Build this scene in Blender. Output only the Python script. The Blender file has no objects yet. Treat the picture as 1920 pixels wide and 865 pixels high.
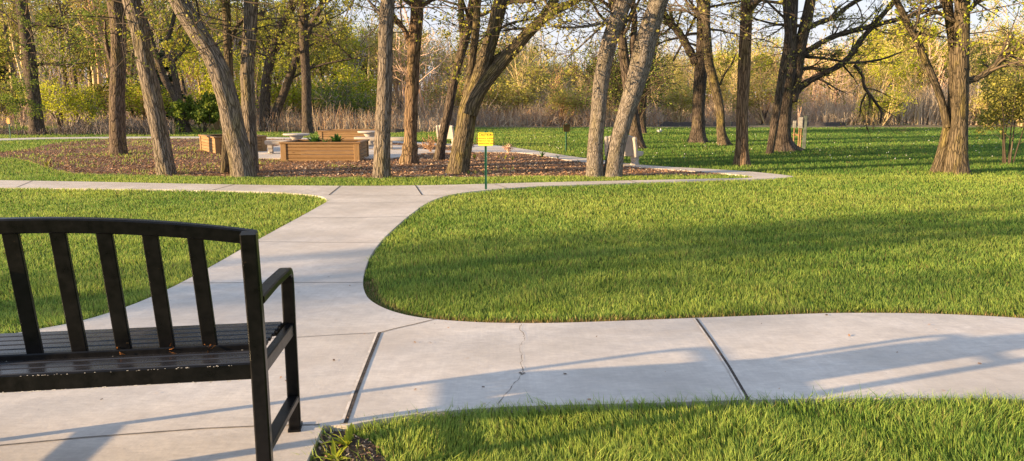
import bpy, math, random
import numpy as np
from mathutils import Vector, Matrix, noise as mnoise
from mathutils.geometry import tessellate_polygon
R = math.radians
random.seed(7)
NR = np.random.default_rng(11)
scene = bpy.context.scene
COL = scene.collection

# ------------------------------------------------------------------ camera model
FPX, CX, CY, H = 1423.0, 960.0, 432.5, 1.35
TH = math.atan((CY - 190) / FPX)
CT, ST = math.cos(TH), math.sin(TH)

def ray(u, v):
    a, b = (u - CX) / FPX, (CY - v) / FPX
    return (a, CT + b * ST, -ST + b * CT)

def at(u, v, z=0.0):                       # point of the ground seen at a photo position
    d = ray(u, v); t = (z - H) / d[2]
    return (d[0] * t, d[1] * t, z)

def px(u, v, y):                           # point at depth y
    d = ray(u, v); t = y / d[1]
    return (d[0] * t, y, H + d[2] * t)

def proj_u(x, y, z=0.0):
    zz = z - H
    return CX + FPX * x / (y * CT - zz * ST)

cam_d = bpy.data.cameras.new('camera'); cam = bpy.data.objects.new('camera', cam_d); COL.objects.link(cam)
cam.location = (0, 0, H); cam.rotation_euler = (math.pi / 2 - TH, 0, 0)
cam_d.sensor_width = 36; cam_d.lens = 36 * FPX / 1920; cam_d.clip_end = 2000; cam_d.clip_start = 0.05
scene.camera = cam

# ------------------------------------------------------------------ light
AZ, EL = R(21), R(10.5)                    # shadows run to the right and a little away
SUN = Vector((-math.cos(AZ) * math.cos(EL), -math.sin(AZ) * math.cos(EL), math.sin(EL)))
sd = bpy.data.lights.new('sun', 'SUN'); so = bpy.data.objects.new('sun', sd); COL.objects.link(so)
sd.energy = 14.0; sd.angle = R(0.55); sd.color = (1.0, 0.71, 0.39)
so.rotation_euler = SUN.to_track_quat('Z', 'Y').to_euler(); so.location = (-30, -12, 20)
w = bpy.data.worlds.new('World'); scene.world = w; w.use_nodes = True
nt = w.node_tree; nt.nodes.clear()
sky = nt.nodes.new('ShaderNodeTexSky'); sky.sky_type = 'NISHITA'; sky.sun_disc = False
sky.sun_elevation = R(12); sky.sun_rotation = math.atan2(SUN.x, SUN.y)
sky.air_density = 1.0; sky.dust_density = 1.5; sky.ozone_density = 1.0
mixw = nt.nodes.new('ShaderNodeMix'); mixw.data_type = 'RGBA'; mixw.inputs[0].default_value = 0.75
hz = nt.nodes.new('ShaderNodeTexCoord'); sepz = nt.nodes.new('ShaderNodeSeparateXYZ')
nt.links.new(hz.outputs['Generated'], sepz.inputs[0])
rmp = nt.nodes.new('ShaderNodeValToRGB')
rmp.color_ramp.elements[0].position = 0.0; rmp.color_ramp.elements[0].color = (7.4, 6.9, 7.3, 1)
rmp.color_ramp.elements[1].position = 0.5; rmp.color_ramp.elements[1].color = (4.5, 5.7, 8.0, 1)
e = rmp.color_ramp.elements.new(0.13); e.color = (6.9, 7.2, 8.2, 1)
nt.links.new(sepz.outputs['Z'], rmp.inputs[0])
nt.links.new(sky.outputs[0], mixw.inputs[6]); nt.links.new(rmp.outputs[0], mixw.inputs[7])
bg = nt.nodes.new('ShaderNodeBackground'); bg.inputs[1].default_value = 0.15
wo = nt.nodes.new('ShaderNodeOutputWorld')
nt.links.new(mixw.outputs[2], bg.inputs[0]); nt.links.new(bg.outputs[0], wo.inputs[0])
scene.view_settings.view_transform = 'Standard'; scene.view_settings.look = 'None'; scene.view_settings.exposure = 0

# ------------------------------------------------------------------ materials
class NT:
    def __init__(s, name, rough=0.8, spec=0.3):
        s.m = bpy.data.materials.new(name); s.m.use_nodes = True
        s.t = s.m.node_tree; s.b = s.t.nodes['Principled BSDF']; s.out = s.t.nodes['Material Output']
        s.b.inputs['Roughness'].default_value = rough; s.b.inputs['Specular IOR Level'].default_value = spec
    def n(s, typ, **kw):
        o = s.t.nodes.new(typ)
        for k, v in kw.items(): setattr(o, k, v)
        return o
    def l(s, a, b): s.t.links.new(a, b)
    def coord(s, kind='Object', scale=(1, 1, 1)):
        if kind == 'attr':
            c = s.n('ShaderNodeAttribute', attribute_name='bk').outputs['Vector']
        elif kind == 'world':
            c = s.n('ShaderNodeNewGeometry').outputs['Position']
        else: c = s.n('ShaderNodeTexCoord').outputs[kind]
        mp = s.n('ShaderNodeMapping'); mp.inputs['Scale'].default_value = scale
        s.l(c, mp.inputs[0]); return mp.outputs[0]
    def noise(s, c, scale, detail=4, rough=0.6, dist=0.0):
        o = s.n('ShaderNodeTexNoise'); o.inputs['Scale'].default_value = scale; o.inputs['Detail'].default_value = detail
        o.inputs['Roughness'].default_value = rough; o.inputs['Distortion'].default_value = dist
        s.l(c, o.inputs['Vector']); return o.outputs['Fac']
    def vor(s, c, scale, feature='F1', out='Distance', rnd=1.0):
        o = s.n('ShaderNodeTexVoronoi', feature=feature); o.inputs['Scale'].default_value = scale
        o.inputs['Randomness'].default_value = rnd
        s.l(c, o.inputs['Vector']); return o.outputs[out]
    def ramp(s, fac, stops):
        o = s.n('ShaderNodeValToRGB'); cr = o.color_ramp
        while len(cr.elements) < len(stops): cr.elements.new(0.5)
        for e, (p, c) in zip(cr.elements, stops):
            e.position = p; e.color = (*c, 1) if len(c) == 3 else c
        s.l(fac, o.inputs[0]); return o.outputs[0]
    def g(s, fac, a, b):                                   # grey ramp
        return s.ramp(fac, [(a, (0, 0, 0)), (b, (1, 1, 1))])
    def mix(s, fac, a, b, mode='MIX'):
        o = s.n('ShaderNodeMix', data_type='RGBA', blend_type=mode)
        for sock, v in ((o.inputs[0], fac), (o.inputs[6], a), (o.inputs[7], b)):
            if isinstance(v, (int, float)): sock.default_value = v
            elif isinstance(v, tuple): sock.default_value = (*v, 1)
            else: s.l(v, sock)
        return o.outputs[2]
    def math(s, op, a, b=0.0):
        o = s.n('ShaderNodeMath', operation=op)
        for sock, v in ((o.inputs[0], a), (o.inputs[1], b)):
            if isinstance(v, (int, float)): sock.default_value = v
            else: s.l(v, sock)
        return o.outputs[0]
    def attr(s, name): return s.n('ShaderNodeAttribute', attribute_name=name).outputs['Fac']
    def rnd(s): return s.n('ShaderNodeObjectInfo').outputs['Random']
    def color(s, c):
        if isinstance(c, tuple): s.b.inputs['Base Color'].default_value = (*c, 1)
        else: s.l(c, s.b.inputs['Base Color'])
    def bump(s, h, strength=0.5, dist=0.02):
        o = s.n('ShaderNodeBump'); o.inputs['Strength'].default_value = strength; o.inputs['Distance'].default_value = dist
        s.l(h, o.inputs['Height']); s.l(o.outputs[0], s.b.inputs['Normal'])
    def translucent(s, c, amt):
        tr = s.n('ShaderNodeBsdfTranslucent'); mx = s.n('ShaderNodeMixShader'); mx.inputs[0].default_value = amt
        if isinstance(c, tuple): tr.inputs[0].default_value = (*c, 1)
        else: s.l(c, tr.inputs[0])
        s.l(s.b.outputs[0], mx.inputs[1]); s.l(tr.outputs[0], mx.inputs[2]); s.l(mx.outputs[0], s.out.inputs[0])

def bark(name, hi, lo, lichen=0.0, fur=24.0, lcol=(0.24, 0.19, 0.06)):
    k = NT(name, 0.9, 0.15)
    c = k.coord('attr', (1, 1, 0.115))
    warp = k.noise(k.coord('attr', (1, 1, 0.5)), 7, 3)
    o = k.n('ShaderNodeVectorMath', operation='ADD')
    sc = k.n('ShaderNodeVectorMath', operation='SCALE'); sc.inputs['Scale'].default_value = 0.08
    cc = k.n('ShaderNodeCombineXYZ'); k.l(warp, cc.inputs[0]); k.l(warp, cc.inputs[1])
    k.l(cc.outputs[0], sc.inputs[0]); k.l(c, o.inputs[0]); k.l(sc.outputs[0], o.inputs[1])
    e = k.vor(o.outputs[0], fur, 'DISTANCE_TO_EDGE')
    ed = k.g(e, 0.0, 0.16)
    fine = k.noise(k.coord('attr', (1, 1, 0.25)), 60, 5, 0.7)
    big = k.noise(k.coord('attr'), 2.2, 3)
    h = k.math('ADD', k.math('MULTIPLY', ed, 0.7), k.math('MULTIPLY', fine, 0.5))
    col = k.mix(k.g(h, 0.25, 0.95), lo, hi)
    col = k.mix(k.g(big, 0.35, 0.7), col, k.mix(0.5, col, tuple(v * 0.62 for v in hi)))
    if lichen:
        lm = k.math('MULTIPLY', k.g(k.noise(k.coord('attr', (1, 1, .35)), 5, 4), 0.5, 0.66), lichen)
        col = k.mix(lm, col, k.mix(ed, tuple(v * .4 for v in lcol), lcol))
    k.color(col); k.bump(h, 1.0, 0.028)
    return k.m

M = {}
M['bark_grey'] = bark('grey furrowed bark', (0.264, 0.216, 0.172), (0.06, 0.048, 0.038), 0.45, 27)
M['bark_pale'] = bark('pale grey bark', (0.32, 0.275, 0.23), (0.13, 0.105, 0.085), 0.35, 50)
M['bark_brown'] = bark('brown furrowed bark', (0.216, 0.160, 0.116), (0.045, 0.034, 0.026), 0.5, 28)
M['bark_dark'] = bark('dark bark', (0.15, 0.115, 0.09), (0.035, 0.027, 0.022), 0.25, 26)
M['bark_orange'] = bark('warm brown bark', (0.288, 0.192, 0.120), (0.06, 0.04, 0.028), 0.3, 24)
M['bark_moss'] = bark('olive brown bark', (0.176, 0.136, 0.088), (0.05, 0.04, 0.027), 0.7, 26)

def leafmat(name, a, b, tl=0.45):
    k = NT(name, 0.6, 0.25)
    c = k.mix(k.attr('tint'), a, b)
    k.color(c); k.translucent(c, tl); return k.m
M['leaf_fresh'] = leafmat('fresh yellow green leaves', (0.16, 0.19, 0.03), (0.50, 0.47, 0.06))
M['leaf_green'] = leafmat('green leaves', (0.07, 0.13, 0.02), (0.3, 0.36, 0.05))
M['leaf_olive'] = leafmat('olive buds', (0.24, 0.23, 0.05), (0.55, 0.50, 0.11))
M['leaf_dark'] = leafmat('dark conifer needles', (0.015, 0.03, 0.014), (0.04, 0.07, 0.025), 0.1)
M['leaf_lime'] = leafmat('lime leaves', (0.28, 0.33, 0.025), (0.62, 0.62, 0.05))
M['leaf_tulip'] = leafmat('planter leaves', (0.04, 0.10, 0.02), (0.10, 0.22, 0.04), .3)

def twigmat(name, a, b):
    k = NT(name, 0.85, 0.15)
    c = k.mix(k.math('MULTIPLY', k.attr('tint'), 1.0), a, b)
    k.color(c); return k.m
M['twig_dark'] = twigmat('dark twigs', (0.06, 0.047, 0.036), (0.14, 0.105, 0.075))
M['twig_gold'] = twigmat('golden twigs', (0.29, 0.21, 0.11), (0.66, 0.51, 0.27))
M['twig_peach'] = twigmat('peach twigs', (0.45, 0.29, 0.2), (0.75, 0.54, 0.4))
M['twig_tan'] = twigmat('tan dry stalks', (0.36, 0.27, 0.18), (0.75, 0.62, 0.45))
M['twig_grey'] = twigmat('grey brush', (0.18, 0.15, 0.135), (0.46, 0.38, 0.33))
M['twig_rust'] = twigmat('rusty brush', (0.28, 0.16, 0.085), (0.6, 0.37, 0.21))

def grassmat():
    k = NT('grass blades', 0.55, 0.3)
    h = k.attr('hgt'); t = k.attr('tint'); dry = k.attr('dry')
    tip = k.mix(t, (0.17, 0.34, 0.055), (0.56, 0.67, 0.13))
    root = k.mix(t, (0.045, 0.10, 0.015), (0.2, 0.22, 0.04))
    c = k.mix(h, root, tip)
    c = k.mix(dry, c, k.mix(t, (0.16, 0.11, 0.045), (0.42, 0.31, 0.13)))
    k.color(c); k.translucent(c, 0.45); return k.m
M['grass'] = grassmat()

def groundmat():
    k = NT('lawn and wood floor', 0.95, 0.1)
    w_ = k.coord('world')
    big = k.noise(w_, 0.35, 4); mid = k.noise(w_, 2.6, 4); fin = k.noise(w_, 38, 4, 0.7)
    c = k.mix(k.g(mid, 0.3, 0.7), (0.06, 0.11, 0.016), (0.11, 0.16, 0.025))
    c = k.mix(k.g(fin, 0.35, 0.7), k.mix(0.5, c, (0.02, 0.03, 0.008)), c)
    c = k.mix(k.math('MULTIPLY', k.g(big, 0.5, 0.75), 0.35), c, (0.13, 0.12, 0.03))
    sep = k.n('ShaderNodeSeparateXYZ'); k.l(w_, sep.inputs[0])
    y = k.math('ADD', sep.outputs['Y'], k.math('MULTIPLY', k.math('SUBTRACT', big, 0.5), 9.0))
    far = k.n('ShaderNodeMapRange'); far.inputs[1].default_value = 37.5; far.inputs[2].default_value = 41.5
    k.l(y, far.inputs[0])
    dry = k.mix(k.g(k.noise(w_, 1.3, 5), 0.3, 0.7), (0.13, 0.095, 0.055), (0.33, 0.26, 0.16))
    k.color(k.mix(far.outputs[0], c, dry))
    k.bump(fin, 0.6, 0.03); return k.m
M['ground'] = groundmat()

def concrete(name, dark=1.0):
    k = NT(name, 0.85, 0.25)
    w_ = k.coord('world')
    a = k.noise(w_, 1.1, 5, 0.65); b = k.noise(w_, 9, 5, 0.7, 0.4); f = k.noise(k.coord('world', (1, 6, 1)), 60, 4, 0.7)
    c = k.mix(k.g(a, 0.36, 0.64), (0.51 * dark, 0.45 * dark, 0.38 * dark), (0.75 * dark, 0.67 * dark, 0.58 * dark))
    c = k.mix(k.math('MULTIPLY', k.g(b, 0.42, 0.72), 0.45), c, (0.40 * dark, 0.355 * dark, 0.32 * dark))
    pit = k.vor(w_, 26, 'F1'); pit2 = k.noise(w_, 3.0, 2)
    pm = k.math('MULTIPLY', k.ramp(pit, [(0.0, (1, 1, 1)), (0.055, (1, 1, 1)), (0.075, (0, 0, 0))]), k.g(pit2, 0.56, 0.6))
    c = k.mix(k.math('MULTIPLY', pm, 0.7), c, (0.14, 0.12, 0.1))
    c = k.mix(k.math('MULTIPLY', k.g(f, 0.4, 0.75), 0.4), c, (0.66 * dark, 0.62 * dark, 0.58 * dark))
    fl = k.noise(k.coord('world', (1, 3.2, 1)), 17, 5, 0.75); c = k.mix(k.math('MULTIPLY', k.g(fl, 0.4, 0.68), 0.42), c, (0.39 * dark, 0.34 * dark, 0.29 * dark))
    br = k.noise(k.coord('world', (70, 1.6, 1)), 1.0, 3, 0.7); c = k.mix(k.math('MULTIPLY', k.g(br, 0.35, 0.7), 0.16), c, (0.38 * dark, 0.34 * dark, 0.31 * dark))
    st = k.noise(w_, 0.55, 6, 0.75, 1.2); c = k.mix(k.math('MULTIPLY', k.g(st, 0.52, 0.68), 0.3), c, (0.5 * dark, 0.4 * dark, 0.32 * dark))
    k.color(c)
    k.bump(k.math('ADD', k.math('MULTIPLY', f, 0.5), k.math('SUBTRACT', b, pm)), 0.28, 0.006)
    return k.m
M['concrete'] = concrete('broom finished concrete')
M['stone'] = concrete('cast stone', 0.85)

def flat(name, c, rough=0.8, spec=0.3, metal=0.0, var=0.25, sc=18, bump=0.0, kind='Object'):
    k = NT(name, rough, spec); k.b.inputs['Metallic'].default_value = metal
    n = k.noise(k.coord(kind), sc, 4)
    k.color(k.mix(k.g(n, 0.3, 0.7), tuple(v * (1 - var) for v in c), tuple(min(1, v * (1 + var)) for v in c)))
    if bump: k.bump(n, bump, 0.01)
    return k.m
M['joint'] = flat('dark joint', (0.075, 0.062, 0.052), 0.95, 0.1, 0, .5, 40)
M['score'] = flat('dusty score line', (0.2, 0.175, 0.15), 0.95, 0.1, 0, .5, 30)
M['hairline'] = flat('dark crack', (0.15, 0.127, 0.108), 0.95, 0.1, 0, .6, 60)  # dark tone of the thin crack strips on the walk
M['joint_light'] = flat('pale joint bevel', (0.62, 0.55, 0.47), 0.9, 0.2)  # bevel's light side painted as a flat pale strip
M['soil'] = flat('planting soil', (0.035, 0.025, 0.018), 0.95, 0.1, 0, 0.5, 30, 0.8)
M['dirt'] = flat('bare dirt', (0.075, 0.052, 0.036), 0.95, 0.1, 0, 0.5, 40, 0.8, 'world')
M['sign_green'] = flat('green sign post paint', (0.02, 0.13, 0.075), 0.45, 0.5)
M['sign_yellow'] = flat('yellow sign face', (0.88, 0.72, 0.04), 0.5, 0.4, 0, 0.06, 6)
M['sign_yellow_shaded'] = flat('yellow sign face with painted shade', (0.2, 0.12, 0.03), 0.6, 0.3, 0, 0.06, 6)  # yellow face in a brown tone, its shade put into the colour
M['sign_orange'] = flat('faded orange sign face', (0.5, 0.27, 0.04), 0.6, 0.3, 0, 0.06, 6)
M['sign_ink'] = flat('sign ink', (0.24, 0.09, 0.01), 0.6, 0.3)
M['sign_band'] = flat('sign band ink', (0.1, 0.055, 0.012), 0.6, 0.3)
M['pole_white'] = flat('pale galvanised steel', (0.6, 0.6, 0.6), 0.5, 0.5)
M['box_grey'] = flat('weathered grey box', (0.25, 0.245, 0.235), 0.6, 0.4)
M['post_wood'] = flat('weathered green grey post', (0.10, 0.12, 0.11), 0.9, 0.1, 0, 0.35, 8, .4)
M['conduit'] = flat('orange brown conduit', (0.27, 0.155, 0.08), 0.6, 0.4)
M['fabric_black'] = flat('black silt fence fabric', (0.10, 0.088, 0.085), 0.9, 0.1)
M['white_petal'] = flat('white petals', (0.8, 0.8, 0.76), 0.7, 0.2)
M['water'] = NT('pond water', 0.12, 0.5).m
M['water'].node_tree.nodes['Principled BSDF'].inputs['Base Color'].default_value = (0.05, 0.05, 0.04, 1)

def blackmetal():
    k = NT('glossy black painted steel', 0.28, 0.22)
    c = k.coord('Object'); n = k.noise(c, 30, 4); m2 = k.noise(c, 160, 3)
    sp = k.g(k.noise(c, 70, 2), 0.74, 0.78)
    base = k.mix(k.g(n, .3, .7), (0.003, 0.003, 0.0035), (0.008, 0.0075, 0.0075))
    k.color(k.mix(k.math('MULTIPLY', sp, 0.25), base, (0.22, 0.15, 0.08)))
    r = k.n('ShaderNodeMapRange'); r.inputs[3].default_value = 0.2; r.inputs[4].default_value = 0.42
    k.l(n, r.inputs[0]); k.l(r.outputs[0], k.b.inputs['Roughness'])
    k.bump(k.math('ADD', k.math('MULTIPLY', n, .6), k.math('MULTIPLY', m2, .25)), 0.12, 0.004); return k.m
M['black'] = blackmetal()
def satinblack():
    k = NT('weathered black slat paint', 0.3, 0.6)
    c = k.coord('Object', (1, 4, 4)); n = k.noise(c, 12, 5)
    k.color(k.mix(k.g(n, .3, .75), (0.012, 0.012, 0.014), (0.035, 0.034, 0.036)))
    r = k.n('ShaderNodeMapRange'); r.inputs[3].default_value = 0.16; r.inputs[4].default_value = 0.38
    k.l(n, r.inputs[0]); k.l(r.outputs[0], k.b.inputs['Roughness'])
    k.bump(n, 0.1, 0.004); return k.m
M['slat'] = satinblack()
M['rust'] = flat('orange rust', (0.25, 0.10, 0.03), 0.95, 0.1, 0, 0.6, 120, 1.0)
M['flake'] = flat('chipped dusty edge', (0.5, 0.47, 0.43), 0.9, 0.2)

def wood():
    k = NT('stained planter timber', 0.6, 0.3)
    c = k.coord('attr', (1.2, 14, 14)); n = k.noise(c, 4, 5, 0.65, 0.6)
    kn = k.g(k.vor(k.coord('attr', (1.6, 6, 6)), 1.6), 0.05, 0.12)
    t = k.attr('tint')
    col = k.mix(k.g(n, .3, .75), (0.21, 0.125, 0.055), (0.39, 0.25, 0.12))
    col = k.mix(k.math('MULTIPLY', t, .5), col, (0.24, 0.12, 0.045))
    col = k.mix(kn, (0.11, 0.05, 0.02), col)
    k.color(col); k.bump(n, .25, .006); return k.m
M['wood'] = wood()

def mulchmat():
    k = NT('bark mulch', 0.95, 0.1)
    w_ = k.coord('world'); c = k.n('ShaderNodeTexVoronoi'); c.inputs['Scale'].default_value = 30
    mp = k.coord('world', (0.6, 1.4, 1)); k.l(mp, c.inputs['Vector'])
    sp = k.n('ShaderNodeSeparateColor'); k.l(c.outputs['Color'], sp.inputs[0])
    col = k.ramp(sp.outputs[0], [(0, (0.1, 0.06, 0.04)), (.4, (0.23, 0.135, 0.085)), (.75, (0.35, 0.205, 0.12)), (1, (0.5, 0.35, 0.23))])
    big = k.noise(w_, .5, 3)
    col = k.mix(k.math('MULTIPLY', k.g(big, .45, .7), .5), col, (0.085, 0.065, 0.052))
    k.color(col); k.bump(c.outputs['Distance'], .8, .04); return k.m
M['mulch'] = mulchmat()
def chipmat():
    k = NT('mulch chips', 0.9, 0.15); t = k.attr('tint')
    k.color(k.ramp(t, [(0, (0.09, 0.055, 0.035)), (.3, (0.28, 0.155, 0.09)), (.65, (0.48, 0.28, 0.16)), (.9, (0.62, 0.43, 0.27)), (1, (0.75, 0.64, 0.48))])); return k.m
M['chip'] = chipmat()

# ------------------------------------------------------------------ mesh helpers
def tag(o, label=None, cat=None, group=None, kind=None):
    for k_, v in (('label', label), ('category', cat), ('group', group), ('kind', kind)):
        if v: o[k_] = v
    return o

def empty(name, loc, label, cat, group=None, rz=0.0):
    o = bpy.data.objects.new(name, None); COL.objects.link(o); o.location = loc; o.rotation_euler = (0, 0, rz)
    o.empty_display_size = 0.2
    return tag(o, label, cat, group)

def link_mesh(me, name, parent=None, origin=None):
    o = bpy.data.objects.new(name, me); COL.objects.link(o)
    if parent is not None: o.parent = parent
    return o

class MB:
    """collects geometry for ONE mesh object"""
    def __init__(s):
        s.v = []; s.f = []; s.mi = []; s.bk = []; s.t = []
    def add(s, verts, faces, mi=0, bk=None, tint=0.5):
        o = len(s.v); s.v.extend(verts)
        s.f.extend([tuple(i + o for i in f) for f in faces]); s.mi.extend([mi] * len(faces))
        s.bk.extend(bk if bk is not None else verts)
        s.t.extend(tint if isinstance(tint, list) else [tint] * len(verts))
    def sweep(s, path, prof, right, mi=0, tint=0.5, closed=False):
        """prof: list of (a along right, b along normal); path lies in a plane perpendicular to right"""
        path = [Vector(p) for p in path]; right = Vector(right).normalized(); n = len(path); vs = []; m = len(prof); bk = []; run = 0
        for i, p in enumerate(path):
            a = path[max(i - 1, 0)]; b = path[min(i + 1, n - 1)]
            t = (b - a).normalized(); nn = right.cross(t).normalized()
            k = 1.0
            if 0 < i < n - 1:
                t1 = (p - a).normalized(); k = 1 / max(0.4, t1.dot(t))
            if i: run += (p - path[i - 1]).length
            for (x, y) in prof:
                vs.append(tuple(p + right * x + nn * (y * k))); bk.append((run, x, y))
        fs = [(i * m + j, i * m + (j + 1) % m, (i + 1) * m + (j + 1) % m, (i + 1) * m + j) for i in range(n - 1) for j in range(m)]
        fs += [tuple(range(m))[::-1], tuple((n - 1) * m + j for j in range(m))]
        off = (random.random() * 9, random.random() * 9, random.random() * 9)
        bk = [(q[0] + off[0], q[1] + off[1], q[2] + off[2]) for q in bk]
        s.add(vs, fs, mi, bk, tint)
    def bar(s, p0, p1, wd, ht, up=(0, 0, 1), ch=0.004, mi=0, tint=0.5):
        p0, p1 = Vector(p0), Vector(p1); t = (p1 - p0).normalized(); right = t.cross(Vector(up)).normalized()
        s.sweep([p0, p1], chamfer(wd, ht, ch), right, mi, tint)
    def lathe(s, prof, loc=(0, 0, 0), seg=28, mi=0, tint=0.5):
        vs = []; fs = []; m = len(prof)
        for i in range(seg):
            a = 2 * math.pi * i / seg
            for r, z in prof: vs.append((loc[0] + r * math.cos(a), loc[1] + r * math.sin(a), loc[2] + z))
        for i in range(seg):
            j = (i + 1) % seg
            for k in range(m - 1): fs.append((i * m + k, j * m + k, j * m + k + 1, i * m + k + 1))
        fs.append(tuple(i * m for i in range(seg))[::-1]); fs.append(tuple(i * m + m - 1 for i in range(seg)))
        s.add(vs, fs, mi, None, tint)
    def prism(s, poly, o, ux, uy, th, mi=0, tint=0.5):
        o, ux, uy = Vector(o), Vector(ux), Vector(uy); nn = ux.cross(uy).normalized() * (th / 2); m = len(poly)
        vs = [tuple(o + ux * a + uy * b - nn) for a, b in poly] + [tuple(o + ux * a + uy * b + nn) for a, b in poly]
        fs = [(j, (j + 1) % m, m + (j + 1) % m, m + j) for j in range(m)]
        tri = tessellate_polygon([[Vector((a, b, 0)) for a, b in poly]])
        for t in tri:
            fs.append((t[2], t[1], t[0])); fs.append((m + t[0], m + t[1], m + t[2]))
        s.add(vs, fs, mi, None, tint)
    def tube(s, path, rad, sides=4, mi=0, tint=0.5, cap=True):
        vs = []; n = len(path); ref = (0.31, 0.2, 0.93) if abs(path[-1][2] - path[0][2]) < 0.7 * max(1e-6, abs(path[-1][0] - path[0][0]) + abs(path[-1][1] - path[0][1])) else (0.93, 0.3, 0.2)
        bk = []; cs = [(math.cos(2 * math.pi * j / sides), math.sin(2 * math.pi * j / sides)) for j in range(sides)]; run = 0
        for i in range(n):
            a = path[i - 1 if i else 0]; b = path[i + 1 if i < n - 1 else i]; p = path[i]
            tx, ty, tz = b[0] - a[0], b[1] - a[1], b[2] - a[2]; q = math.sqrt(tx * tx + ty * ty + tz * tz) or 1; tx /= q; ty /= q; tz /= q
            ux, uy, uz = ty * ref[2] - tz * ref[1], tz * ref[0] - tx * ref[2], tx * ref[1] - ty * ref[0]
            q = math.sqrt(ux * ux + uy * uy + uz * uz) or 1; ux /= q; uy /= q; uz /= q
            wx, wy, wz = ty * uz - tz * uy, tz * ux - tx * uz, tx * uy - ty * ux
            r = rad[i]
            if i: run += math.dist(p, path[i - 1])
            for c, d in cs:
                vs.append((p[0] + r * (ux * c + wx * d), p[1] + r * (uy * c + wy * d), p[2] + r * (uz * c + wz * d)))
                bk.append((r * c, r * d, run))
        fs = [(i * sides + j, i * sides + (j + 1) % sides, (i + 1) * sides + (j + 1) % sides, (i + 1) * sides + j) for i in range(n - 1) for j in range(sides)]
        if cap: fs.append(tuple((n - 1) * sides + j for j in range(sides)))
        s.add(vs, fs, mi, bk, tint)
    def trunk(s, path, rad, sides=26, seed=0, flare=0.35, mi=0, rough=0.045, lobes=5, base_z=None):
        """a stem with furrows, knobs and root flare"""
        n = len(path); vs = []; bk = []; run = 0; z0 = path[0][2]
        P = [Vector(p) for p in path]
        t0 = (P[1] - P[0]).normalized(); u = t0.cross(Vector((0.1, 1, 0.05))).normalized()
        rk = random.Random(int(seed * 91)); Lt = sum((P[i + 1] - P[i]).length for i in range(n - 1)); knots = [(rk.uniform(.3, Lt), rk.uniform(0, 6.28), rk.uniform(.08, .2), rk.uniform(.05, .1)) for _ in range(int(Lt * 1.3))]
        for i in range(n):
            t = (P[min(i + 1, n - 1)] - P[max(i - 1, 0)]).normalized()
            u = (u - t * u.dot(t)).normalized(); w_ = t.cross(u)
            if i: run += (P[i] - P[i - 1]).length
            h = max(0.0, P[i].z - z0)
            for j in range(sides):
                a = 2 * math.pi * j / sides; c, d = math.cos(a), math.sin(a)
                r = rad[i]
                fl = flare * math.exp(-h / 0.16) * (0.65 + 0.55 * math.sin(lobes * a + seed) + 0.3 * math.sin((lobes - 2) * a + 2 * seed))
                nz = mnoise.noise((c * 3.2 + seed * 3.1, d * 3.2, run * 1.3)) * 0.9 + mnoise.noise((c * 9 + seed, d * 9, run * 2.2)) * 0.7
                big = mnoise.noise((c * 0.9 + seed, d * 0.9 + 5, run * 0.8)) * 0.1
                kb = sum(am * math.exp(-((run - kz) / wd) ** 2 - ((1 - math.cos(a - ka)) * 4)) for kz, ka, am, wd in knots if abs(run - kz) < .3)
                rr = r * (1 + fl + rough * nz + big + kb)
                vs.append(tuple(P[i] + (u * c + w_ * d) * rr)); bk.append((c * r + seed, d * r, run))
        fs = [(i * sides + j, i * sides + (j + 1) % sides, (i + 1) * sides + (j + 1) % sides, (i + 1) * sides + j) for i in range(n - 1) for j in range(sides)]
        fs.append(tuple((n - 1) * sides + j for j in range(sides)))
        s.add(vs, fs, mi, bk)
    def build(s, name, mats, parent=None, smooth=False):
        me = bpy.data.meshes.new(name); me.from_pydata(s.v, [], s.f)
        for m in (mats if isinstance(mats, (list, tuple)) else [mats]): me.materials.append(m)
        if any(s.mi): me.polygons.foreach_set('material_index', s.mi)
        a = me.attributes.new('bk', 'FLOAT_VECTOR', 'POINT'); a.data.foreach_set('vector', np.asarray(s.bk, dtype=np.float32).ravel())
        a = me.attributes.new('tint', 'FLOAT', 'POINT'); a.data.foreach_set('value', np.asarray(s.t, dtype=np.float32))
        if smooth: me.polygons.foreach_set('use_smooth', [True] * len(s.f))
        me.update()
        return link_mesh(me, name, parent)

def chamfer(wd, ht, ch):
    a, b = wd / 2, ht / 2
    return [(-a + ch, -b), (a - ch, -b), (a, -b + ch), (a, b - ch), (a - ch, b), (-a + ch, b), (-a, b - ch), (-a, -b + ch)]

def np_mesh(name, verts, loops_per_face, idx, mat, attrs=None, parent=None):
    """big vectorised mesh: idx flat loop indices, loops_per_face array"""
    me = bpy.data.meshes.new(name)
    nv = len(verts); nf = len(loops_per_face)
    me.vertices.add(nv); me.vertices.foreach_set('co', verts.astype(np.float32).ravel())
    me.loops.add(len(idx)); me.loops.foreach_set('vertex_index', idx.astype(np.int32))
    me.polygons.add(nf)
    st = np.zeros(nf, dtype=np.int32); st[1:] = np.cumsum(loops_per_face)[:-1]
    me.polygons.foreach_set('loop_start', st)
    for k_, v in (attrs or {}).items():
        a = me.attributes.new(k_, 'FLOAT', 'POINT'); a.data.foreach_set('value', v.astype(np.float32))
    for m in (mat if isinstance(mat, (list, tuple)) else [mat]): me.materials.append(m)
    me.update(calc_edges=True); me.validate()
    return link_mesh(me, name, parent)

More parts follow.
